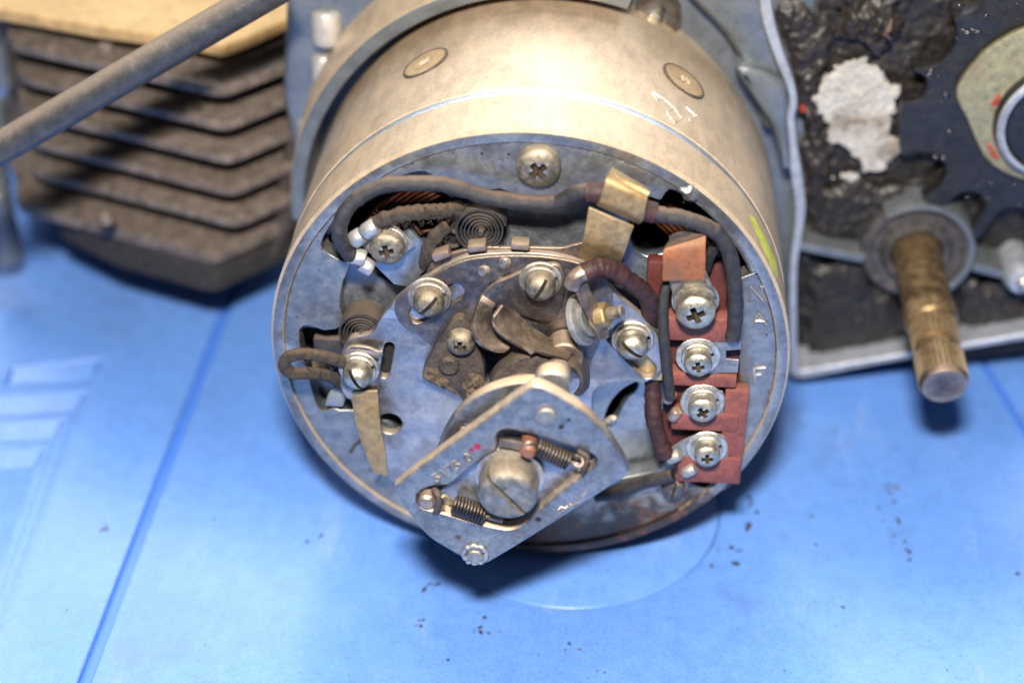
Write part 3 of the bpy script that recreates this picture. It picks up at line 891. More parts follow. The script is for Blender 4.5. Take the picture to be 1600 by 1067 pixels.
def splines(t0, t1, r0, r1, n):
    mb = MB()
    e1 = axis.cross(Vector((0, 0, 1))).normalized(); e2 = axis.cross(e1)
    ring = []
    for k in range(n * 4):
        a = 2 * math.pi * k / (n * 4)
        r = r1 if k % 4 in (0, 1) else r0
        ring.append((e1 * math.cos(a) + e2 * math.sin(a)) * r)
    m = len(ring)
    v = [s0 + axis * t0 + q for q in ring] + [s0 + axis * t1 + q for q in ring] + [s0 + axis * t0, s0 + axis * t1]
    f = [(k, (k + 1) % m, m + (k + 1) % m, m + k) for k in range(m)] + [((k + 1) % m, k, 2 * m) for k in range(m)] + [(m + k, m + (k + 1) % m, 2 * m + 1) for k in range(m)]
    return mb.add(v, f)


link('spline_teeth', splines(Ls * .56, Ls * .71, .47, .53, 30).mesh(25), M['shaft'], sh)
link('neck', MB().lathe([(.47, Ls * .705), (.45, Ls * .72), (.45, Ls * .79), (.49, Ls * .80)], origin=s0, axis=axis, seg=40).mesh(), M['shaft'], sh)
link('spline_teeth', splines(Ls * .79, Ls * .965, .49, .545, 30).mesh(25), M['shaft'], sh)
link('end_face', MB().lathe([(.53, Ls * .96), (.50, Ls * .985), (.47, Ls), (.12, Ls), (.0, Ls * .99)], origin=s0, axis=axis, seg=40).mesh(), M['bronze'], sh)
link('seal', MB().lathe([(.60, .35), (.72, .40), (.78, .3), (.86, .12), (1.0, .12), (1.08, .2), (1.22, .2), (1.28, .12), (1.28, -.6)], origin=s0 + Vector((0, .45, 0)), axis=(0, -1, 0), seg=56).mesh(), M['rubber'], sh)
link('seal_seat', MB().lathe([(1.16, .30), (1.22, .36), (1.30, .36), (1.36, .26), (1.36, -.5)], origin=s0 + Vector((0, .45, 0)), axis=(0, -1, 0), seg=56, a0=math.radians(-60), a1=math.radians(130), ref=(1, 0, 0)).mesh(), M['case'], sh)


def strap(lines, thick, sm=5, extra=None):
    """sheet metal strip: each line = ((px, py, Y), (px, py, Y)); smooth along the strip, given thickness"""
    A = cat([P(*a) for a, b in lines], sm, False)
    B = cat([P(*b) for a, b in lines], sm, False)
    n = len(A)
    top, nrm = [], []
    for i in range(n):
        t = (A[min(n - 1, i + 1)] + B[min(n - 1, i + 1)] - A[max(0, i - 1)] - B[max(0, i - 1)])
        w = B[i] - A[i]
        k = w.cross(t).normalized()
        if k.y > 0: k = -k
        nrm.append(k)
    v = []
    for i in range(n):
        v += [A[i], B[i], B[i] - nrm[i] * thick, A[i] - nrm[i] * thick]
    f = [(0, 1, 2, 3), tuple((n - 1) * 4 + j for j in (3, 2, 1, 0))]
    for i in range(n - 1):
        for j in range(4):
            f.append((i * 4 + j, i * 4 + (j + 1) % 4, (i + 1) * 4 + (j + 1) % 4, (i + 1) * 4 + j))
    return MB().add(v, f).mesh(40, bevel=min(.03, thick * .36), seg=2)


def ptube(pts, r, Y=None, seg=14, sm=5, taper=None, wob=0.0):
    p = cat([P(*(q if len(q) == 3 else (q[0], q[1], Y))) for q in pts], sm, False)
    rr = [r * (1 + wob * noise.noise(Vector((i * .7, r * 31, 2.2)))) for i in range(len(p))]
    return MB().tube(p, rr, seg)


# ------------------------------------------------------------------ dynamo
dyn = thing('dynamo', 'round tan dynamo housing with grey front plate and open windows', 'dynamo', (0, 3, -5.2))
prof = [(4.93, 1.9), (4.93, .06), (4.95, .01), (5.06, 0), (5.14, .015), (5.2, .09), (5.2, 1.42), (5.175, 1.45)]
link('shell', MB().lathe(prof, axis=(0, 1, 0), seg=160).mesh(30), M['shell'], dyn)
link('seam_ring', MB().lathe([(5.175, 1.45), (5.185, 1.47), (5.185, 1.65), (5.17, 1.67)], axis=(0, 1, 0), seg=160).mesh(30), M['bare'], dyn)
link('rear_shell', MB().lathe([(5.17, 1.67), (5.205, 1.70), (5.215, 2.2), (5.215, 5.75), (5.16, 6.0), (4.9, 6.1), (4.9, 7.4)], axis=(0, 1, 0), seg=160).mesh(30), M['shell'], dyn)
link('rim_face', MB().lathe([(4.935, .05), (4.955, .002), (5.06, -.006), (5.142, .009)], axis=(0, 1, 0), seg=160).mesh(30), M['face'], dyn)
for px, py, a in ((665, 99, 10), (1068, 127, 55)):
    q = PC(px, py, 5.215)
    n = Vector((q.x, 0, q.z)).normalized()
    me = screw_mesh('cross', .46, .05, .2)
    o = link('pole_screw', me, M['polescrew'], dyn, at=q - n * .015, rot=(n.to_track_quat('Z', 'Y').to_matrix() @ Matrix.Rotation(math.radians(a), 3, 'Z')).to_euler())
    link('slot_pale_bar', MB().box((0, 0, .045), (.05, .13, .02)).mesh(), M['scratch']).parent = o  # small pale bar across the slot
    link('screw_recess', ring_mesh(.46, .52, .045), M['grime']).parent = o
sc = MB()
Z7 = lambda u, v: (860 + u / 4, v / 4)
for line in (((635, 580), (665, 630), (700, 615), (640, 575)), ((700, 612), (770, 672)), ((725, 700), (775, 770), (820, 745), (775, 675), (730, 698)), ((780, 690), (805, 665), (850, 672), (908, 728), (868, 748))):
    sc.tube([PC(*Z7(u, v), 5.218) for u, v in line], .012, 6)
link('stamped_mark', sc.mesh(), M['scratch'], dyn)
# yellow-green paint dab
g = []
for px, py in ((1170, 336), (1179, 340), (1196, 372), (1212, 408), (1216, 436), (1208, 425), (1193, 392), (1178, 356)):
    g.append(PC(px, py, 5.2045))
ctr = sum(g, Vector()) / len(g)
ctr = Vector((ctr.x, 0, ctr.z)).normalized() * 5.2045 + Vector((0, ctr.y, 0))
mid_ = []
for q in g:
    m_ = (q + ctr) / 2
    mid_.append(Vector((m_.x, 0, m_.z)).normalized() * 5.2055 + Vector((0, m_.y, 0)))
k = len(g)
link('paint_dab', MB().add(g + mid_ + [ctr], [(i, (i + 1) % k, k + (i + 1) % k, k + i) for i in range(k)] + [(k + i, k + (i + 1) % k, 2 * k) for i in range(k)]).mesh(60), M['green'], dyn)

inner = [(663, 269), (682, 279), (700, 292), (745, 301), (780, 296), (800, 303), (850, 312), (905, 311), (960, 306), (1000, 304), (1025, 312), (1034, 312), (1047, 296), (1075, 306), (1105, 330), (1135, 357), (1160, 386), (1184, 424), (1152, 437), (1153, 480),
         (1155, 600), (1155, 700), (1150, 752), (1105, 765), (1066, 742), (1050, 708), (1030, 731), (1000, 741), (973, 746), (930, 752), (860, 790), (800, 800), (700, 780), (650, 745), (635, 700), (610, 660), (570, 642), (530, 641), (522, 637), (506, 643), (495, 631), (486, 603), (482, 580), (471, 550), (468, 516), (484, 509),
         (507, 517), (538, 508), (531, 480), (536, 440), (548, 414), (530, 406), (505, 390), (505, 372), (530, 335), (570, 300), (610, 283), (640, 272)]
disk = circ(0, 0, 4.925, 160)
plate('end_plate', disk, .05, .42, M['face'], dyn, holes=[pxloop(inner, .05, 2)], bevel=.035, sm=1)
fl_h1 = [(508, 388), (540, 330), (590, 297), (640, 283), (690, 300), (716, 330), (722, 372), (690, 395), (650, 425), (622, 445), (590, 430), (566, 418), (540, 404)]
fl_h2 = [(990, 318), (1030, 308), (1048, 298), (1110, 330), (1160, 390), (1182, 428), (1150, 440), (1120, 440), (1060, 395), (1010, 400), (985, 372)]
fl_h3 = [(470, 518), (505, 515), (545, 512), (560, 560), (550, 600), (505, 592), (480, 580)]
fl_h4 = [(944, 660), (952, 634), (970, 612), (994, 598), (994, 608), (977, 626), (964, 650), (953, 662)]
plate('inner_floor', circ(0, 0, 4.88, 128), .55, .3, M['floor'], dyn, holes=[pxloop(h, .55, 3) for h in (fl_h1, fl_h2, fl_h3, fl_h4)], bevel=.05, sm=1)
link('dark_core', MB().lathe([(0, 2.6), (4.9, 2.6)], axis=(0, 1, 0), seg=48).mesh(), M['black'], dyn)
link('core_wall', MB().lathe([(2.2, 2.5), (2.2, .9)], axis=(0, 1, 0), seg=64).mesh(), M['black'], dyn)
cw = MB()
for k in range(26):
    y = 1.0 + .05 * (k % 5)
    rr0 = 4.1 - .09 * (k // 5)
    cw.tube([Vector((rr0 * math.cos(a), y + .05 * noise.noise(Vector((a, k, 0))), rr0 * math.sin(a))) for a in [math.radians(24 + 6 * j) for j in range(24)]], .042, 6)
link('field_winding', cw.mesh(60), M['copper'], dyn, kind='stuff')
# small holes and slots of the lower part of the plate
for px, py, r in ((590, 668, 21), (584, 742, 13)):
    q = P(px, py, .05)
    link('cast_recess', MB().lathe([(r / 78, -.008), (r / 78 * .93, .012), (r / 78 * .8, -.002), (r / 78 * .78, .004), (0, .004)], origin=(q.x, .045, q.z), axis=(0, -1, 0), seg=32).mesh(), M['face'], dyn)
link('recess_slot', ptube([(548, 706), (556, 694), (572, 684)], .035, .045).mesh(), M['grime'], dyn)
for x, y in ((753, 240), (795, 241), (617, 300)):
    q = P(x, y, .05)
    link('pit', MB().lathe([(.03, .006), (0, .008)], origin=(q.x, .05, q.z), axis=(0, -1, 0), seg=10).mesh(), M['black'], dyn)
screw(dyn, 841, 266, .05, .42, .27, 'cross', 40, 'steel', dome=.6, label='dull brown cross head screw at the crown of the plate')
screw(dyn, 1052, 768, -.05, .26, .2, 'slot', 80, 'bronze', washers=((.30, .05),), dome=.8, label='oily screw head below the terminal block')
# raised letters cast in the plate
lt = MB()
for line in (((1172, 470), (1172, 447), (1192, 470), (1191, 448)), ((1176, 508), (1185, 488), (1197, 507)), ((1180, 501), (1194, 501)), ((1180, 598), (1179, 575), (1196, 574)), ((1179, 586), (1190, 585))):
    lt.tube([P(x, y, .035) for x, y in line], .036, 6)
link('cast_letters', lt.mesh(60), M['lug'], dyn)
q = P(1080, 302, .0)
lv, lf = lump([P(x, y, -.01) for x, y in ((1066, 296), (1078, 290), (1092, 298), (1096, 312), (1084, 318), (1070, 310))], (0, -1, 0), .12, .03, 6.6, edge=.12, rough=.6)
link('casting_lump', MB().add(lv, lf).mesh(60), M['face'], dyn)
link('shell_lip', ptube([(1096, 314), (1120, 336), (1145, 366), (1165, 395), (1178, 420)], .10, .12, sm=4).mesh(), M['face'], dyn)
# grit where plate and rim meet
gr = MB()
for k in range(120):
    a = random.uniform(-.3, 3.4)
    rr = random.choice((4.93, 4.93, random.uniform(4.5, 5.1)))
    gr.tube([Vector((rr * math.cos(a), .03, rr * math.sin(a))), Vector((rr * math.cos(a) + random.uniform(-.03, .03), .035, rr * math.sin(a) + random.uniform(-.03, .03)))], random.uniform(.008, .02), 5)
link('grit', gr.mesh(60), M['grime'], dyn, kind='stuff')


# brush springs (flat spirals)
def spiral(c, r0, r1, turns, width, a0=0.0, th=.022):
    n = int(turns * 28)
    v, f = [], []
    for i in range(n + 1):
        t = i / n
        a = a0 + t * turns * 2 * math.pi
        r = (r0 + (r1 - r0) * t) * (1 + .035 * math.sin(a * 1.13 + 1) + .02 * math.sin(a * .41))
        for rr in (r, r + th):
            for y in (0, width):
                v.append(c + Vector((rr * math.cos(a), y, rr * math.sin(a))))
    for i in range(n):
        b, d = i * 4, i * 4 + 4
        f += [(b, b + 2, d + 2, d), (b + 2, b + 3, d + 3, d + 2), (b + 3, b + 1, d + 1, d + 3), (b + 1, b, d, d + 1)]
    f += [(0, 1, 3, 2), (n * 4, n * 4 + 2, n * 4 + 3, n * 4 + 1)]
    return MB().add(v, f)


for px, py, r, lab in ((752, 362, .47, 'coiled clock spring under the top cable'), (566, 522, .45, 'half hidden clock spring above the slotted tab')):
    c = P(px, py, -.25)
    sp = link('brush_spring', spiral(c, .07, r - .03, 5.5, .5, .4).mesh(30), M['carbon'], dyn, label=lab)
    link('spring_post', MB().lathe([(0, .1), (.05, .09), (.07, .03), (.07, -.6)], origin=c, axis=(0, -1, 0), seg=14).mesh(), M['carbon'], sp)
    link('spring_band', MB().lathe([(r, -.55), (r, 0), (r + .025, 0), (r + .025, -.55)], origin=c, axis=(0, -1, 0), seg=48, a0=.3, a1=5.6).mesh(), M['carbon'], sp)
c = P(706, 377, -.05)
link('brush_spring', spiral(c, .10, .2, 1.2, .5, 2.0).mesh(30), M['carbon'], dyn)
q = P(742, 365, -.3)
link('brush_holder', MB().box((q.x - .1, .42, q.z - .15), (.9, .7, .8)).mesh(30, .05), M['black'], dyn)
q = P(512, 548, .3)
link('brush_block', MB().box((q.x + .05, .75, q.z), (.7, .8, .5)).mesh(30, .05), M['carbon'], dyn)

# ------------------------------------------------------------------ contact breaker
brk = thing('contact_breaker', 'contact breaker plate with hooked points and slotted screws', 'contact breaker', (0, -.3, -2.5))
YB = -.38
base = [(534, 562), (536, 545), (549, 528), (580, 521), (592, 502), (604, 486), (618, 470), (638, 453), (670, 431), (715, 406), (757, 397), (820, 395), (870, 400), (915, 414), (945, 440), (965, 463), (994, 487), (1016, 510), (1034, 536), (1039, 563), (1028, 586), (1007, 598), (984, 595), (955, 599), (928, 612), (925, 650), (915, 700), (860, 760), (760, 800), (690, 795), (640, 765), (612, 752), (590, 722), (574, 690), (564, 655), (550, 630), (538, 604)]
hole_c = [(742, 532), (756, 512), (790, 510), (830, 530), (850, 560), (845, 590), (820, 610), (780, 608), (756, 590)]
cap_ = lambda x0, y0, x1, y1, r: [(x0 + (x1 - x0) * 0 + r * math.cos(a), y0 + r * math.sin(a)) for a in [math.atan2(y1 - y0, x1 - x0) + math.pi / 2 + math.pi * k / 8 for k in range(9)]] + [(x1 + r * math.cos(a), y1 + r * math.sin(a)) for a in [math.atan2(y1 - y0, x1 - x0) - math.pi / 2 + math.pi * k / 8 for k in range(9)]]
slot1 = pxloop(cap_(608, 543, 601, 583, 8), YB, 1)
slot3 = pxloop(cap_(962, 527, 1012, 578, 14), YB, 1)
plate('base_plate', base, YB, .2, M['plate'], brk, holes=[pxloop(hole_c, YB, 3), slot1, slot3, circ(P(609, 662, YB).x, P(609, 662, YB).z, .26, 28)], bevel=.03, sm=4)
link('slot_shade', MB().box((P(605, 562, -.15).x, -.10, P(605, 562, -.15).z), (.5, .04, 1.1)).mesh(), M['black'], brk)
link('slot_floor', MB().box((P(985, 552, -.2).x, -.15, P(985, 552, -.2).z), (1.3, .04, 1.3)).mesh(), M['brass'], brk)
arc = [(672, 414), (690, 402), (706, 396), (730, 390), (760, 386), (790, 387), (815, 386), (850, 387), (880, 387), (900, 382), (925, 380), (968, 398), (972, 420), (920, 424), (880, 414), (840, 410), (780, 410), (730, 418), (690, 434), (664, 444)]
plate('clamp_strip', arc, -.26, .1, M['bronze'], brk, sm=4)
tl = [(914, 415), (948, 438), (958, 470), (948, 515), (925, 560), (905, 590), (880, 560), (840, 540), (800, 512), (762, 505), (742, 528), (733, 552), (718, 585), (690, 590), (668, 562), (676, 543), (655, 524), (633, 512), (619, 495), (616, 478), (625, 463), (645, 448), (672, 434), (715, 411), (757, 402), (820, 400), (870, 404)]
slot2 = pxloop(cap_(652, 492, 712, 456, 14), -.50, 1)
plate('point_plate', tl, -.50, .10, M['plate2'], brk, holes=[slot2], bevel=.025, sm=4)
for x, y in ((757, 424), (789, 411)):
    q = P(x, y, -.5)
    link('rivet', MB().lathe([(0, .06), (.07, .055), (.12, .03), (.135, 0), (.135, -.1)], origin=(q.x, -.5, q.z), axis=(0, -1, 0), seg=20).mesh(), M['plate2'], brk)
for x, y, a in ((690, 396, 24), (746, 384, 10), (813, 381, -3)):
    q = P(x, y, -.4)
    R = Matrix.Rotation(math.radians(-a), 3, 'Y')
    link('folded_tab', MB().box((q.x, -.38, q.z), (.36, .30, .15), R).mesh(30, .045), M['bronze'], brk)
q = P(783, 440, -.5)
link('dowel', MB().box((q.x, -.5, q.z), (.16, .14, .16), Matrix.Rotation(.6, 3, 'Y')).mesh(30, .03), M['bronze'], brk)
q = P(652, 492, -.4)
screw(brk, 668, 480, -.50, .31, .31, 'slot', 48, 'steel', washers=((.43, .07), (.36, .09, 'split')), dome=.85, label='slotted brass toned screw in the long slot')
screw(brk, 843, 455, -.66, .30, .31, 'slot', 62, 'steel', washers=((.41, .07), (.35, .09, 'split')), dome=.85, label='slotted screw holding the hooked bracket')
screw(brk, 988, 548, -.38, .31, .33, 'slot', -38, 'zinc', washers=((.42, .07), (.36, .09, 'split')), dome=.9, label='shiny slotted screw in the curved lobe')
br = [(752, 463), (776, 442), (795, 434), (824, 421), (864, 413), (879, 424), (884, 445), (876, 480), (856, 503), (810, 492), (786, 482), (764, 480)]
plate('fixed_bracket', br, -.66, .12, M['plate2'], brk, bevel=.03, sm=4)
CA = lambda u, v: (640 + u / 3.81, 400 + v / 3.81)


def CAl(l, *ys): return [((*CA(*a), y1), (*CA(*b), y2)) for (a, b), (y1, y2) in zip(l, ys)]


hk = CAl([((432, 235), (510, 285)), ((408, 300), (492, 330)), ((392, 370), (490, 385)), ((386, 430), (505, 428)), ((405, 490), (530, 460)), ((450, 542), (560, 490)), ((505, 572), (590, 515)), ((545, 578), (597, 540)), ((570, 572), (592, 556))], (-.68, -.68), (-.78, -.70), (-.92, -.72), (-1.06, -.76), (-1.14, -.82), (-1.16, -.88), (-1.12, -.94), (-1.08, -1.0), (-1.05, -1.03))
link('fixed_point', strap(hk, .12), M['armsteel'], brk)
C3 = lambda u, v: (625 + u / 3.41, 359 + v / 3.41)
arm = [((*C3(*a), y1), (*C3(*b), y2)) for a, y1, b, y2 in (((502, 462), -1.16, (548, 402), -.98), ((503, 505), -1.24, (590, 418), -.84), ((530, 548), -1.32, (640, 455), -.74), ((590, 588), -1.34, (695, 505), -.68), ((665, 628), -1.34, (755, 548), -.65),
       ((745, 664), -1.34, (835, 588), -.62), ((850, 692), -1.34, (915, 602), -.62), ((925, 728), -1.34, (978, 650), -.62), ((968, 775), -1.34, (1008, 740), -.62), ((972, 835), -1.32, (1010, 830), -.64), ((938, 886), -1.28, (962, 890), -.70))]
link('moving_point', strap(arm, .07), M['armsteel'], brk)
q = P(882, 560, -1.0)
link('pivot_sleeve', MB().lathe([(.15, 0), (.33, 0), (.36, .04), (.36, .5), (.33, .54), (.2, .54)], origin=(q.x, -.5, q.z), axis=(0, -1, 0), seg=32).mesh(), M['bronze'], brk)
q = P(874, 584, -1.5)
link('pivot_post', MB().lathe([(.22, 0), (.22, .90), (.19, .96), (0, .96)], origin=(q.x, -.5, q.z), axis=(0, -1, 0), seg=28).mesh(), M['armsteel'], brk)
rb = [(766, 612), (768, 594), (787, 576), (811, 561), (834, 556), (863, 560), (880, 578), (882, 605), (850, 625), (800, 630)]
plate('rubbing_block', rb, -1.15, .45, M['grime'], brk, bevel=.05, sm=4)
lb = [(672, 558), (682, 536), (702, 508), (716, 498), (730, 505), (742, 528), (756, 573), (756, 612), (738, 640), (724, 630), (715, 614), (688, 600), (661, 590), (664, 572)]
plate('grimy_bracket', lb, -.72, .3, M['grime'], brk, bevel=.03, sm=2)
v, f = lump([P(x, y, -.72) for x, y in ((716, 604), (730, 584), (752, 580), (762, 600), (752, 628), (728, 632))], (0, -1, 0), .22, .02, 3.7, edge=.12, rough=1.3)
link('caked_dirt', MB().add(v, f).mesh(70), M['dirtcake'], brk)
v, f = lump([P(x, y, -.72) for x, y in ((662, 592), (668, 574), (684, 578), (700, 596), (694, 604))], (0, -1, 0), .10, .02, 8.7, edge=.10, rough=1.3)
link('caked_dirt', MB().add(v, f).mesh(70), M['dirtcake'], brk)
link('bracket_edge', strap([((661, 588, -.725), (664, 593, -.72)), ((688, 600, -.725), (690, 606, -.72)), ((716, 613, -.725), (714, 619, -.72))], .05), M['bronze'], brk)
screw(brk, 719, 541, -.72, .29, .26, 'cross', 2, 'steel', dome=.8, label='shiny cross head screw on the grimy bracket')
q = P(701, 573, -.8)
link('rivet', MB().lathe([(0, .12), (.16, .11), (.21, .07), (.21, -.1)], origin=(q.x, -.72, q.z), axis=(0, -1, 0), seg=28).mesh(), M['grime'], brk)
# insulated terminal with nut
a0 = P(893, 503, -.92)
ax_ = Vector((0.86, -0.28, 0.46)).normalized()
link('terminal_head', MB().lathe([(0, 0), (.15, .01), (.2, .06), (.2, .14)], origin=a0, axis=ax_, seg=24).mesh(), M['zinc'], brk)
link('insulating_disc', MB().lathe([(.1, .15), (.46, .15), (.50, .19), (.50, .28), (.46, .31), (.36, .33), (.36, .44), (.1, .44)], origin=a0, axis=ax_, seg=40).mesh(), M['lug'], brk)
link('terminal_washer', MB().lathe([(.1, .52), (.27, .52), (.27, .56), (.1, .56)], origin=a0, axis=ax_, seg=28).mesh(), M['brass'], brk)
hx = MB().lathe([(.09, .57), (.235, .57), (.25, .59), (.25, .79), (.22, .82), (.09, .82)], origin=a0, axis=ax_, seg=6)
link('hex_nut', hx.mesh(20, .012), M['brass'], brk)
th = []
for i in range(16): th += [(.105, .80 + i * .02), (.125, .81 + i * .02)]
link('threaded_stud', MB().lathe(th + [(.09, 1.13), (0, 1.14)], origin=a0, axis=ax_, seg=20).mesh(20), M['steel'], brk)
lg = CAl([((975, 150), (1062, 150)), ((985, 200), (1075, 200)), ((1010, 260), (1100, 250)), ((1045, 330), (1135, 315)), ((1095, 430), (1175, 410)), ((1140, 520), (1192, 480))], (-1.25, -1.15), (-1.3, -1.15), (-1.32, -1.12), (-1.32, -1.1), (-1.32, -1.1), (-1.3, -1.1))
link('terminal_lug', strap(lg, .05), M['bronze'], brk)
link('lug_crimp', ptube([(894, 447, -1.25), (900, 434, -1.25), (912, 426, -1.2)], .16, sm=3).mesh(), M['bronze'], brk)
# slotted tab at the left and its blade
tb_ = [(533, 566), (538, 548), (552, 541), (575, 543), (590, 549), (597, 549), (598, 557), (588, 561), (580, 568), (590, 585), (592, 606), (584, 620), (548, 626), (532, 604)]
plate('adjuster_tab', tb_, -.58, .09, M['plate2'], brk, sm=3)
screw(brk, 556, 595, -.58, .305, .36, 'slot', -62, 'zinc', washers=((.41, .06), (.36, .08, 'split')), dome=.92, label='shiny domed slotted screw above the brass blade')
bl = [((549, 612, -.7), (590, 610, -.7)), ((551, 636, -.74), (592, 636, -.74)), ((557, 668, -.82), (595, 668, -.82)), ((569, 705, -.86), (602, 706, -.86)), ((583, 740, -.86), (606, 744, -.86))]
link('brass_blade', strap(bl, .06), M['brass'], brk)
# cable clamp
cl = [((903, 402, -.26), (966, 420, -.26)), ((905, 396, -.42), (969, 413, -.42)), ((907, 388, -.64), (973, 405, -.64)), ((911, 372, -.78), (978, 391, -.78)), ((916, 347, -.80), (985, 369, -.80)), ((920, 324, -.78), (991, 354, -.78))]
link('clamp_bracket', strap(cl, .07), M['brass'], brk)
cp = [((955, 266, -.28), (1008, 297, -.28)), ((952, 270, -.7), (1012, 302, -.7)), ((948, 278, -.98), (1012, 308, -.98)), ((942, 298, -1.04), (1008, 327, -1.04)), ((937, 314, -1.02), (1005, 344, -1.02)), ((932, 321, -.86), (998, 351, -.86))]
link('clamp_cap', strap(cp, .06), M['brass'], brk)

# ------------------------------------------------------------------ advance governor
gov = thing('advance_governor', 'bluish spring loaded advance weight with big slotted bolt', 'governor', (0, -3.3, -2.3))
YG = -3.5
CG = lambda u, v: (580 + u / 3.048, 560 + v / 3.048)
g_ = lambda l: [CG(*p) for p in l]
outer = g_([(113, 622), (128, 596), (300, 466), (500, 322), (680, 190), (752, 140), (790, 130), (840, 148), (920, 192), (1010, 250), (1090, 325), (1150, 400), (1195, 470), (1222, 528), (1222, 556), (1130, 620), (950, 735), (760, 855), (600, 952), (545, 980), (505, 978), (420, 940), (330, 892), (270, 850), (215, 790), (165, 720), (125, 655)])
win = g_([(596, 376), (622, 348), (670, 344), (780, 372), (920, 414), (1020, 446), (1060, 468), (1072, 495), (1040, 530), (960, 590), (850, 680), (770, 750), (715, 792), (660, 812), (600, 806), (480, 778), (340, 735), (255, 715), (222, 690), (222, 650), (250, 625), (300, 612), (365, 606), (420, 570), (500, 505), (560, 462), (592, 440), (600, 410)])
plate('weight_plate', outer, YG, .30, M['gov'], gov, holes=[pxloop(win, YG, 3)], bevel=.08, sm=3)
backp = g_([(300, 470), (322, 420), (352, 345), (420, 250), (520, 172), (630, 128), (740, 112), (800, 118), (900, 170), (1000, 240), (1080, 330), (1110, 420), (1060, 520), (900, 640), (700, 790), (560, 880), (420, 860), (300, 780), (240, 700), (250, 580)])
hb = P(*CG(447, 338), -3.05)
plate('inner_plate', backp, -3.02, .26, M['gov'], gov, holes=[circ(hb.x, hb.z, .09, 20)], bevel=.05, sm=3)
lowp = g_([(230, 700), (300, 640), (600, 480), (900, 500), (1000, 560), (800, 760), (600, 900), (500, 960), (400, 930), (290, 850), (240, 780)])
plate('rear_weight', lowp, -2.7, .28, M['gov'], gov, bevel=.05, sm=3)
floor_ = g_([(350, 610), (600, 430), (1000, 500), (1080, 500), (960, 640), (760, 790), (560, 800), (300, 730)])
plate('spring_floor', floor_, -3.24, .1, M['plate'], gov, bevel=.02, sm=2)
bolt_c = Vector((0, 0, 0))
q = P(*CG(650, 640), -3.85)
bx, bz = q.x, q.z
hd = link('bolt_washer', MB().lathe([(.2, 0), (.62, 0), (.64, .02), (.64, .06), (.2, .07)], origin=(bx, -3.34, bz), axis=(0, -1, 0), seg=40).mesh(), M['steel'], gov)
# slotted bolt
prof = [(0, 0), (.54, 0), (.555, .03), (.555, .46), (.52, .53), (.44, .58), (.41, .585), (0, .585)]
me = MB().lathe(prof, axis=(0, 0, 1), seg=64).mesh()
me = bool_diff(me, MB().box((0, 0, .62), (2, .10, .34)).mesh())
me.materials.clear()
link('slotted_bolt', finish(me, 30), M['steel'], gov, at=(bx, -3.41, bz), rot=turn(-49))


def rivet(u, v, r, ring=True):
    q = P(*CG(u, v), YG)
    prof = [(0, .07), (r * .86, .07), (r, .05), (r, -.02)]
    o = link('rivet', MB().lathe(prof, origin=(q.x, YG, q.z), axis=(0, -1, 0), seg=32).mesh(), M['steel'], gov)
    if ring:
        link('rivet_ring', MB().lathe([(r, .004), (r * 1.1, .012), (r * 1.3, .012), (r * 1.38, .003)], origin=(q.x, YG, q.z), axis=(0, -1, 0), seg=32).mesh(), M['grime' if ring == 'd' else 'gov'], o)


rivet(835, 272, .185)
rivet(495, 937, .16)
rv = P(*CG(495, 930), YG)
burr = []
for k in range(40):
    a = 2 * math.pi * k / 40
    n_ = 1 + .22 * noise.noise(Vector((math.cos(a) * 2.2, math.sin(a) * 2.2, 4)))
    burr.append(Vector((rv.x + .215 * n_ * math.cos(a), YG - .012 + .02 * noise.noise(Vector((math.cos(a) * 4, math.sin(a) * 4, 1))), rv.z + .215 * n_ * math.sin(a))))
link('rivet_burr', MB().tube(burr, [.05 * (1 + .5 * noise.noise(Vector((k * .9, 0, 3)))) for k in range(40)], 8, closed=True).mesh(60), M['lug'], gov)
for u, v, r, m in ((905, 325, .045, 'black'), (505, 418, .058, 'crimson'), (413, 850, .05, 'grime'), (795, 765, .05, 'black'), (940, 292, .03, 'black')):
    q = P(*CG(u, v), YG)
    link('punch_dot', MB().lathe([(r * 1.2, .002), (r, .008), (r * .8, .004), (0, .012 if m == 'crimson' else .005)], origin=(q.x, YG, q.z), axis=(0, -1, 0), seg=18).mesh(), M[m], gov)
q = P(*CG(478, 435), YG)
link('paint_trace', MB().lathe([(.05, .003), (0, .006)], origin=(q.x, YG, q.z), axis=(0, -1, 0), seg=8).mesh(), M['crimson'], gov)


# coil springs with hooks
def coil(u0, v0, u1, v1, r, turns, wire, y):
    a, b = P(*CG(u0, v0), y), P(*CG(u1, v1), y)
    ax = (b - a).normalized()
    e1 = ax.cross(Vector((0, 1, 0))).normalized(); e2 = ax.cross(e1)
    n = turns * 18
    return MB().tube([a + (b - a) * (i / n) + (e1 * math.cos(i / 18 * 2 * math.pi) + e2 * math.sin(i / 18 * 2 * math.pi)) * r for i in range(n + 1)], wire, 7), a, b, ax


YS = YG - .02
mb, a, b, ax = coil(790, 418, 945, 490, .155, 10, .030, YS)
s1o = link('tension_spring', mb.mesh(60), M['spring'], gov, label='upper coil spring hooked on a rusty pin')
hook = [a, P(*CG(762, 400), YS - .12), P(*CG(735, 405), YS - .14), P(*CG(722, 430), YS - .1)]
link('spring_hook', MB().tube(cat(hook, 5, False), .032, 8).mesh(60), M['bronze'], s1o)
hook = [b, P(*CG(965, 500), YS - .1), P(*CG(990, 515), YS - .14), P(*CG(1008, 500), YS - .1), P(*CG(1000, 470), YS), P(*CG(975, 462), YS + .05)]
link('spring_hook', MB().tube(cat(hook, 5, False), .035, 8).mesh(60), M['bronze'], s1o)
link('hook_post', ptube([CG(985, 440) + (YS - .02,), CG(1030, 470) + (YS - .1,), CG(1020, 505) + (YS - .15,), CG(1008, 540) + (YS - .12,)], .05, sm=4, wob=.3).mesh(60), M['grime'], gov)
q = P(*CG(750, 425), YS)
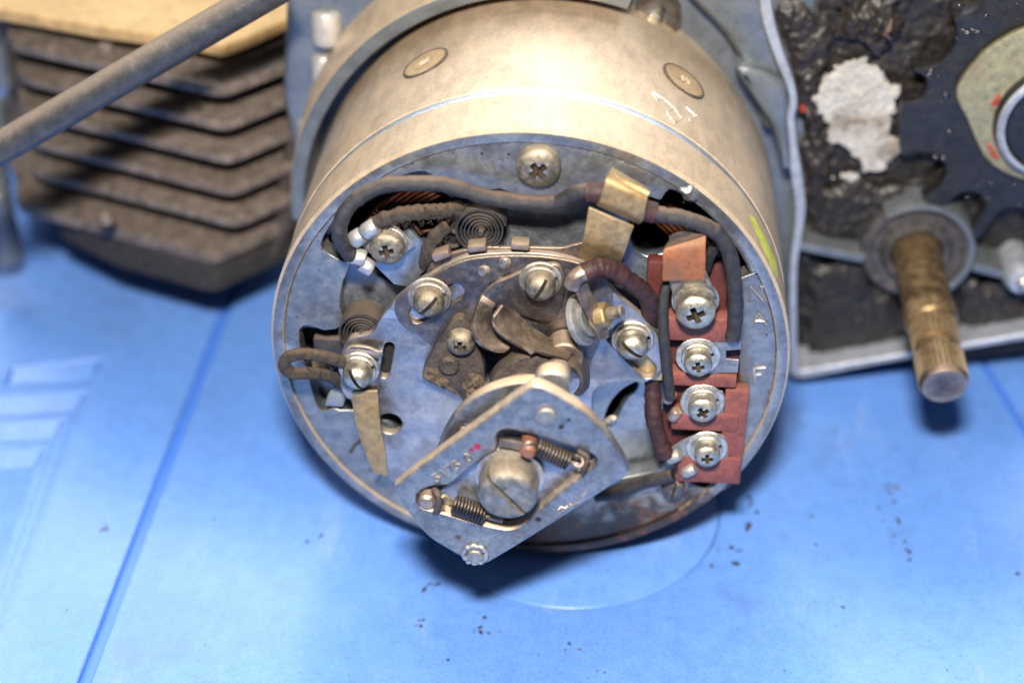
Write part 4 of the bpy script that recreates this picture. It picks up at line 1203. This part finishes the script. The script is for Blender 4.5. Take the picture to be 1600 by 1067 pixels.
link('spring_pin', MB().lathe([(0, .17), (.10, .17), (.15, .12), (.15, -.3)], origin=(q.x, YS, q.z), axis=(0, -1, 0), seg=22).mesh(), make_mat('rusty_pin', (.26, .11, .07), rough=.5, metal=.3, dirt_amt=.4), gov)
link('spring_arm', strap([((*CG(610, 385), YS + .1), (*CG(600, 420), YS + .1)), ((*CG(650, 390), YS), (*CG(640, 425), YS)), ((*CG(720, 405), YS - .03), (*CG(712, 440), YS - .03))], .05), M['bronze'], gov)
mb, a, b, ax = coil(392, 690, 545, 742, .165, 10, .030, YS)
s2o = link('tension_spring', mb.mesh(60), M['spring'], gov, label='lower coil spring hooked beside the bolt')
hook = [a, P(*CG(360, 655), YS - .05), P(*CG(335, 660), YS - .1), P(*CG(325, 685), YS - .12), P(*CG(345, 710), YS - .05)]
link('spring_hook', MB().tube(cat(hook, 5, False), .035, 8).mesh(60), M['brass'], s2o)
link('hook_post', ptube([CG(300, 625) + (YS + .05,), CG(318, 650) + (YS - .1,), CG(322, 690) + (YS - .12,), CG(305, 735) + (YS - .05,)], .065, sm=4, wob=.3).mesh(60), M['grime'], gov)
q = P(*CG(265, 680), YS + .05)
link('spring_pin', MB().lathe([(0, .08), (.12, .07), (.17, .02), (.17, -.2)], origin=(q.x, YS + .05, q.z), axis=(0, -1, 0), seg=22).mesh(), M['bronze'], gov)
link('spring_hook', ptube([CG(540, 745) + (YS,), CG(580, 760) + (YS - .03,), CG(620, 770) + (YS + .05,)], .05, sm=4).mesh(60), M['bronze'], s2o)
# cam sleeve behind the plates and the small pin at the side
q = P(*CG(862, 138), -3.1)
link('weight_bearing', MB().lathe([(0, 0), (.32, 0), (.34, .04), (.34, .30), (.30, .34), (0, .34)], origin=(q.x, -2.76, q.z), axis=(0, -1, 0), seg=32).mesh(), M['gov'], gov)
link('cam_shaft', MB().lathe([(.62, 2.0), (.62, -.6), (.55, -.62), (.55, -2.72), (0, -2.72)], axis=(0, 1, 0), seg=40).mesh(), M['bronze'], gov)
link('stop_pin', ptube([CG(1105, 320) + (-3.1,), CG(1135, 298) + (-3.15,), CG(1152, 285) + (-3.15,)], .075, sm=3).mesh(60), M['gov'], gov)
link('stop_pin', ptube([CG(1150, 282) + (-3.15,), CG(1152, 318) + (-3.15,)], .07, sm=3).mesh(60), M['gov'], gov)


# stamped number and arrow mark on the weight
def text_on(body, u, v, size, ang, Y, mat, parent, name):
    cu = bpy.data.curves.new('t', 'FONT')
    cu.body, cu.size, cu.extrude, cu.bevel_depth = body, size, .016, .006
    cu.space_character = 1.15
    ob = bpy.data.objects.new('t', cu); COL.objects.link(ob)
    me = bpy.data.meshes.new_from_object(ob.evaluated_get(bpy.context.evaluated_depsgraph_get()))
    bpy.data.objects.remove(ob)
    me.materials.clear()
    q = P(*CG(u, v), Y)
    me.transform(Matrix.Translation((q.x, Y - .002, q.z)) @ FRONT @ Matrix.Rotation(math.radians(ang), 4, 'Z'))
    return link(name, finish(me, 30), M[mat], parent)


text_on('5175 0', 316, 590, .29, 41, YG, 'gov', gov, 'stamped_number')
am = MB()
for line in (((880, 735), (905, 705), (925, 712), (945, 690), (960, 697), (975, 668), (1020, 640)), ((895, 735), (1010, 668)), ((1020, 640), (1005, 672), (985, 690))):
    am.tube([P(*CG(*p), YG - .004) for p in line], .020, 5)
link('stamped_arrow', am.mesh(60), M['gov'], gov)

# ------------------------------------------------------------------ terminal block
CT = lambda u, v: (980 + u / 2.317, 340 + v / 2.317)
tbk = thing('terminal_block', 'red brown terminal block with a column of four screws', 'terminal block', (P(1100, 620, 0).x, 0, P(1100, 760, -.3).z))


def pbox(x0, y0, x1, y1, Yf, depth, bev=.03):
    a, b = P(x0, y0, Yf), P(x1, y1, Yf)
    return MB().box(((a.x + b.x) / 2, Yf + depth / 2, (a.z + b.z) / 2), (abs(b.x - a.x), depth, abs(b.z - a.z))).mesh(30, bev)


link('block_body', pbox(1046, 485, 1150, 752, .12, .4), M['bakelite_shaded'], tbk)
for x0, y0, x1, y1 in ((1041, 496, 1140, 536), (1050, 584, 1150, 607), (1050, 645, 1152, 676), (1060, 712, 1155, 757)):
    link('block_ridge', pbox(x0, y0, x1, y1, -.34, .36, .04), M['bakelite'], tbk)
link('block_side', pbox(1134, 610, 1156, 757, -.30, .3, .03), M['bakelite'], tbk)
link('block_rear', pbox(1012, 408, 1134, 500, .30, .3, .05), M['bakelite_shaded'], tbk)
S1 = screw(tbk, 1087, 490, -.32, .38, .42, 'cross', 25, 'zinc', washers=((.46, .05), (.42, .10, 'split')), dome=.35, label='largest terminal screw beneath the orange tab')
screw(tbk, 1091, 572, -.30, .275, .30, 'cross', 10, 'zinc', washers=((.44, .05), (.33, .06, 'split')), dome=.4, label='second terminal screw from the top')
screw(tbk, 1098, 643, -.30, .29, .30, 'cross', 35, 'zinc', washers=((.44, .05), (.34, .06, 'split')), dome=.4, label='third terminal screw from the top')
screw(tbk, 1105, 715, -.32, .265, .30, 'cross', 5, 'zinc', washers=((.42, .05), (.32, .06, 'split')), dome=.4, label='lowest terminal screw')
# lugs
lu = [CT(*p) for p in ((185, 500), (210, 450), (260, 436), (320, 440), (412, 436), (412, 478), (358, 482), (358, 512), (404, 516), (400, 562), (330, 562), (260, 590), (205, 565))]
plate('terminal_lug', lu, -.30, .05, M['lug'], tbk, bevel=.012, sm=1)
lu = [CT(*p) for p in ((160, 835), (240, 790), (310, 785), (355, 795), (365, 860), (330, 930), (270, 950), (215, 930), (205, 890), (165, 880))]
plate('terminal_lug', lu, -.32, .05, M['lug'], tbk, bevel=.012, sm=2)
lu = [CT(*p) for p in ((200, 640), (260, 625), (345, 630), (352, 680), (330, 740), (270, 758), (215, 740))]
plate('terminal_lug', lu, -.30, .05, M['lug'], tbk, bevel=.012, sm=2)
for u, v in ((152, 648), (172, 712)):
    q = P(*CT(u, v), -.35)
    link('lug_crimp', MB().lathe([(0, -.13), (.1, -.13), (.12, -.1), (.12, .1), (.1, .13), (0, .13)], origin=q, axis=(.4, -.1, .8), seg=14).mesh(), M['bronze'], tbk)
for u, v in ((170, 865), (225, 915)):
    q = P(*CT(u, v), -.38)
    link('lug_crimp', MB().lathe([(0, -.15), (.11, -.15), (.13, -.1), (.13, .1), (.1, .15), (0, .15)], origin=q, axis=(.6, -.1, .5), seg=14).mesh(), M['steel'], tbk)
# metal neck and orange fibre tab above the largest screw
nk = [((*CT(170, 330), -.42), (*CT(318, 330), -.42)), ((*CT(165, 285), -.45), (*CT(320, 280), -.45)), ((*CT(152, 232), -.5), (*CT(295, 218), -.5)), ((*CT(140, 200), -.55), (*CT(285, 195), -.55))]
link('lug_neck', strap(nk, .05), M['steel'], tbk)
ot = [((*CT(126, 232), -.66), (*CT(282, 228), -.66)), ((*CT(128, 170), -.68), (*CT(284, 165), -.68)), ((*CT(132, 118), -.64), (*CT(284, 100), -.64)), ((*CT(165, 88), -.5), (*CT(284, 60), -.5))]
link('fibre_tab', strap(ot, .09), M['orange'], tbk)
ot2 = [((*CT(132, 112), -.62), (*CT(284, 58), -.52)), ((*CT(150, 85), -.45), (*CT(282, 48), -.4)), ((*CT(190, 62), -.3), (*CT(275, 40), -.3))]
link('tab_fold', strap(ot2, .08), M['wire'], tbk)

# ------------------------------------------------------------------ wires
def wire_thing(name, mesh, mat, label, catg='wire', group=None):
    o = link(name, mesh, mat)
    o['label'], o['category'] = label, catg
    if group: o['group'] = group
    return o


tw = wire_thing('cable', ptube([(566, 402, -.42), (548, 398, -.5), (534, 380, -.6), (530, 358, -.62), (540, 330, -.58), (562, 308, -.5), (600, 290, -.45), (645, 287, -.45), (690, 288, -.45), (725, 297, -.45), (755, 307, -.42), (800, 314, -.4), (845, 318, -.4), (872, 316, -.42), (890, 307, -.5), (906, 300, -.58), (930, 299, -.65), (965, 311, -.66), (1000, 326, -.64), (1030, 335, -.6), (1062, 340, -.55), (1095, 350, -.5), (1122, 366, -.46), (1138, 392, -.44), (1146, 430, -.42), (1149, 470, -.4), (1148, 505, -.38), (1145, 528, -.36)], .15, seg=16, sm=6, wob=.12).mesh(60), M['wire'],
                'long black cable arching over the plate through the brass clamp', 'cable')
WL[tw] = Vector((0, 0, 0))
link('clamp_sleeve', ptube([(919, 299, -.62), (936, 301, -.65), (965, 311, -.66), (1000, 326, -.64), (1022, 333, -.61)], .20, sm=4, wob=.1).mesh(60), M['sleeve'], tw)
wire_thing('sleeved_wire', ptube([(905, 430, -1.15), (925, 421, -1.1), (940, 417, -1.0), (965, 426, -.85), (992, 445, -.7), (1010, 462, -.5), (1018, 490, -.2), (1018, 530, .08), (1019, 570, .08), (1020, 610, -.02), (1021, 650, -.2), (1030, 685, -.3), (1040, 712, -.36)], .175, seg=14, sm=7, wob=.30).mesh(60), M['sleeve'],
           'dark red sleeved wire beside the terminal block')
wire_thing('thin_wire', ptube([(1098, 415, -.1), (1070, 425, -.2), (1043, 445, -.3), (1036, 475, -.38), (1037, 520, -.45), (1040, 560, -.48), (1045, 600, -.46), (1047, 622, -.42)], .11, seg=12, wob=.06).mesh(60), M['wire'],
           'thin black wire running down to the third terminal screw')
wire_thing('thin_wire', ptube([(1130, 372, -.1), (1118, 385, -.05), (1108, 400, .0), (1102, 420, .1)], .12, seg=12).mesh(60), M['wire'], 'short black wire tucked behind the orange tab')
wire_thing('lower_wire', ptube([(1052, 742, -.35), (1030, 748, -.3), (1000, 756, -.15), (970, 768, -.05), (930, 775, .0)], .14, seg=12, wob=.08).mesh(60), M['wire'], 'oily black wire leading away under the lowest terminal screw')
lp = wire_thing('braided_loop', ptube([(548, 572, -.60), (525, 562, -.72), (495, 555, -.82), (468, 553, -.88), (449, 559, -.9), (444, 571, -.9), (455, 582, -.88), (478, 583, -.8), (500, 584, -.65), (520, 590, -.45), (535, 600, -.2)], .125, seg=14, sm=6, wob=.16).mesh(60), M['cloth'],
                'brown braided wire loop sticking out past the rim')
fz = wire_thing('frayed_wire', ptube([(582, 352, -.35), (600, 343, -.38), (625, 336, -.35), (655, 332, -.3), (690, 330, -.2), (716, 326, -.05), (728, 330, .3)], .15, seg=14, sm=6, wob=.25).mesh(60), M['cloth'],
                'frayed fuzzy brown wire under the arching cable')
wire_thing('frayed_wire', ptube([(700, 352, -.1), (685, 365, -.2), (672, 382, -.25), (668, 400, -.2), (660, 420, .2)], .14, seg=12, wob=.25).mesh(60), M['cloth'], 'short dark frayed wire beside the coiled clock spring')
WL[fz] = Vector((0, 0, 0))
hair = MB()
for (x0, y0), (x1, y1), n, yy, rr in (((590, 345), (720, 327), 150, -.33, .15), ((445, 565), (540, 575), 50, -.85, .12), ((700, 352), (668, 400), 40, -.2, .14)):
    for _ in range(n):
        t = random.random()
        c = P(x0 + (x1 - x0) * t, y0 + (y1 - y0) * t, yy)
        d = Vector((random.gauss(0, 1), -abs(random.gauss(0, .8)), random.gauss(.3, 1))).normalized()
        e = d + Vector((random.gauss(0, .6), random.gauss(0, .6), random.gauss(0, .6)))
        hair.tube([c + d * rr * .9, c + d * rr * 1.15, c + d * rr * 1.15 + e.normalized() * random.uniform(.03, .10)], .0045, 4)
link('fuzz', hair.mesh(80), M['cloth'], fz, kind='stuff')
cg = MB()
for pts in (((648, 352), (652, 358), (658, 366)), ((660, 362), (690, 356), (705, 340)), ((668, 408), (676, 417), (684, 424)), ((700, 318), (714, 324), (722, 336))):
    cg.tube(cat([P(x, y, -.12) for x, y in pts], 4, False), .04, 8)
link('bare_strand', cg.mesh(60), M['copper'], fz)

# terminal under the frayed wire
bt = thing('brush_terminal', 'tinned twin lug under a cross head screw and square washer', 'terminal', (P(604, 391, -.3).x, -.2, P(604, 391, -.3).z))
plate('holder_plate', [(585, 415), (600, 372), (640, 360), (668, 385), (672, 415), (640, 450), (615, 445)], -.1, .3, M['floor'], bt, bevel=.03, sm=1)
screw(bt, 604, 392, -.22, .335, .26, 'cross', 12, 'steel', washers=((.36, .06, 'square', 'lug', 40), (.37, .07)), dome=.45)
for (x0, y0), (x1, y1), y in (((552, 376), (566, 367), -.42), ((571, 363), (588, 352), -.42), ((545, 398), (570, 404), -.45), ((566, 412), (580, 420), -.4)):
    a, b = P(x0, y0, y), P(x1, y1, y)
    d = (b - a).normalized(); L_ = (b - a).length
    link('crimp', MB().lathe([(0, -.02), (.15, -.02), (.17, .02), (.17, L_ - .02), (.15, L_ + .02), (0, L_ + .02)], origin=a, axis=d, seg=18).mesh(), M['lug'], bt)
link('lug_plate', strap([((556, 372, -.3), (566, 385, -.3)), ((575, 380, -.28), (580, 398, -.28)), ((600, 380, -.26), (602, 410, -.26))], .06), M['lug'], bt)
link('lug_plate', strap([((545, 610, -.05), (520, 604, -.05)), ((540, 622, -.1), (512, 618, -.1)), ((536, 636, -.08), (508, 634, -.08))], .08), M['lug'], bt).name = 'loop_lug'
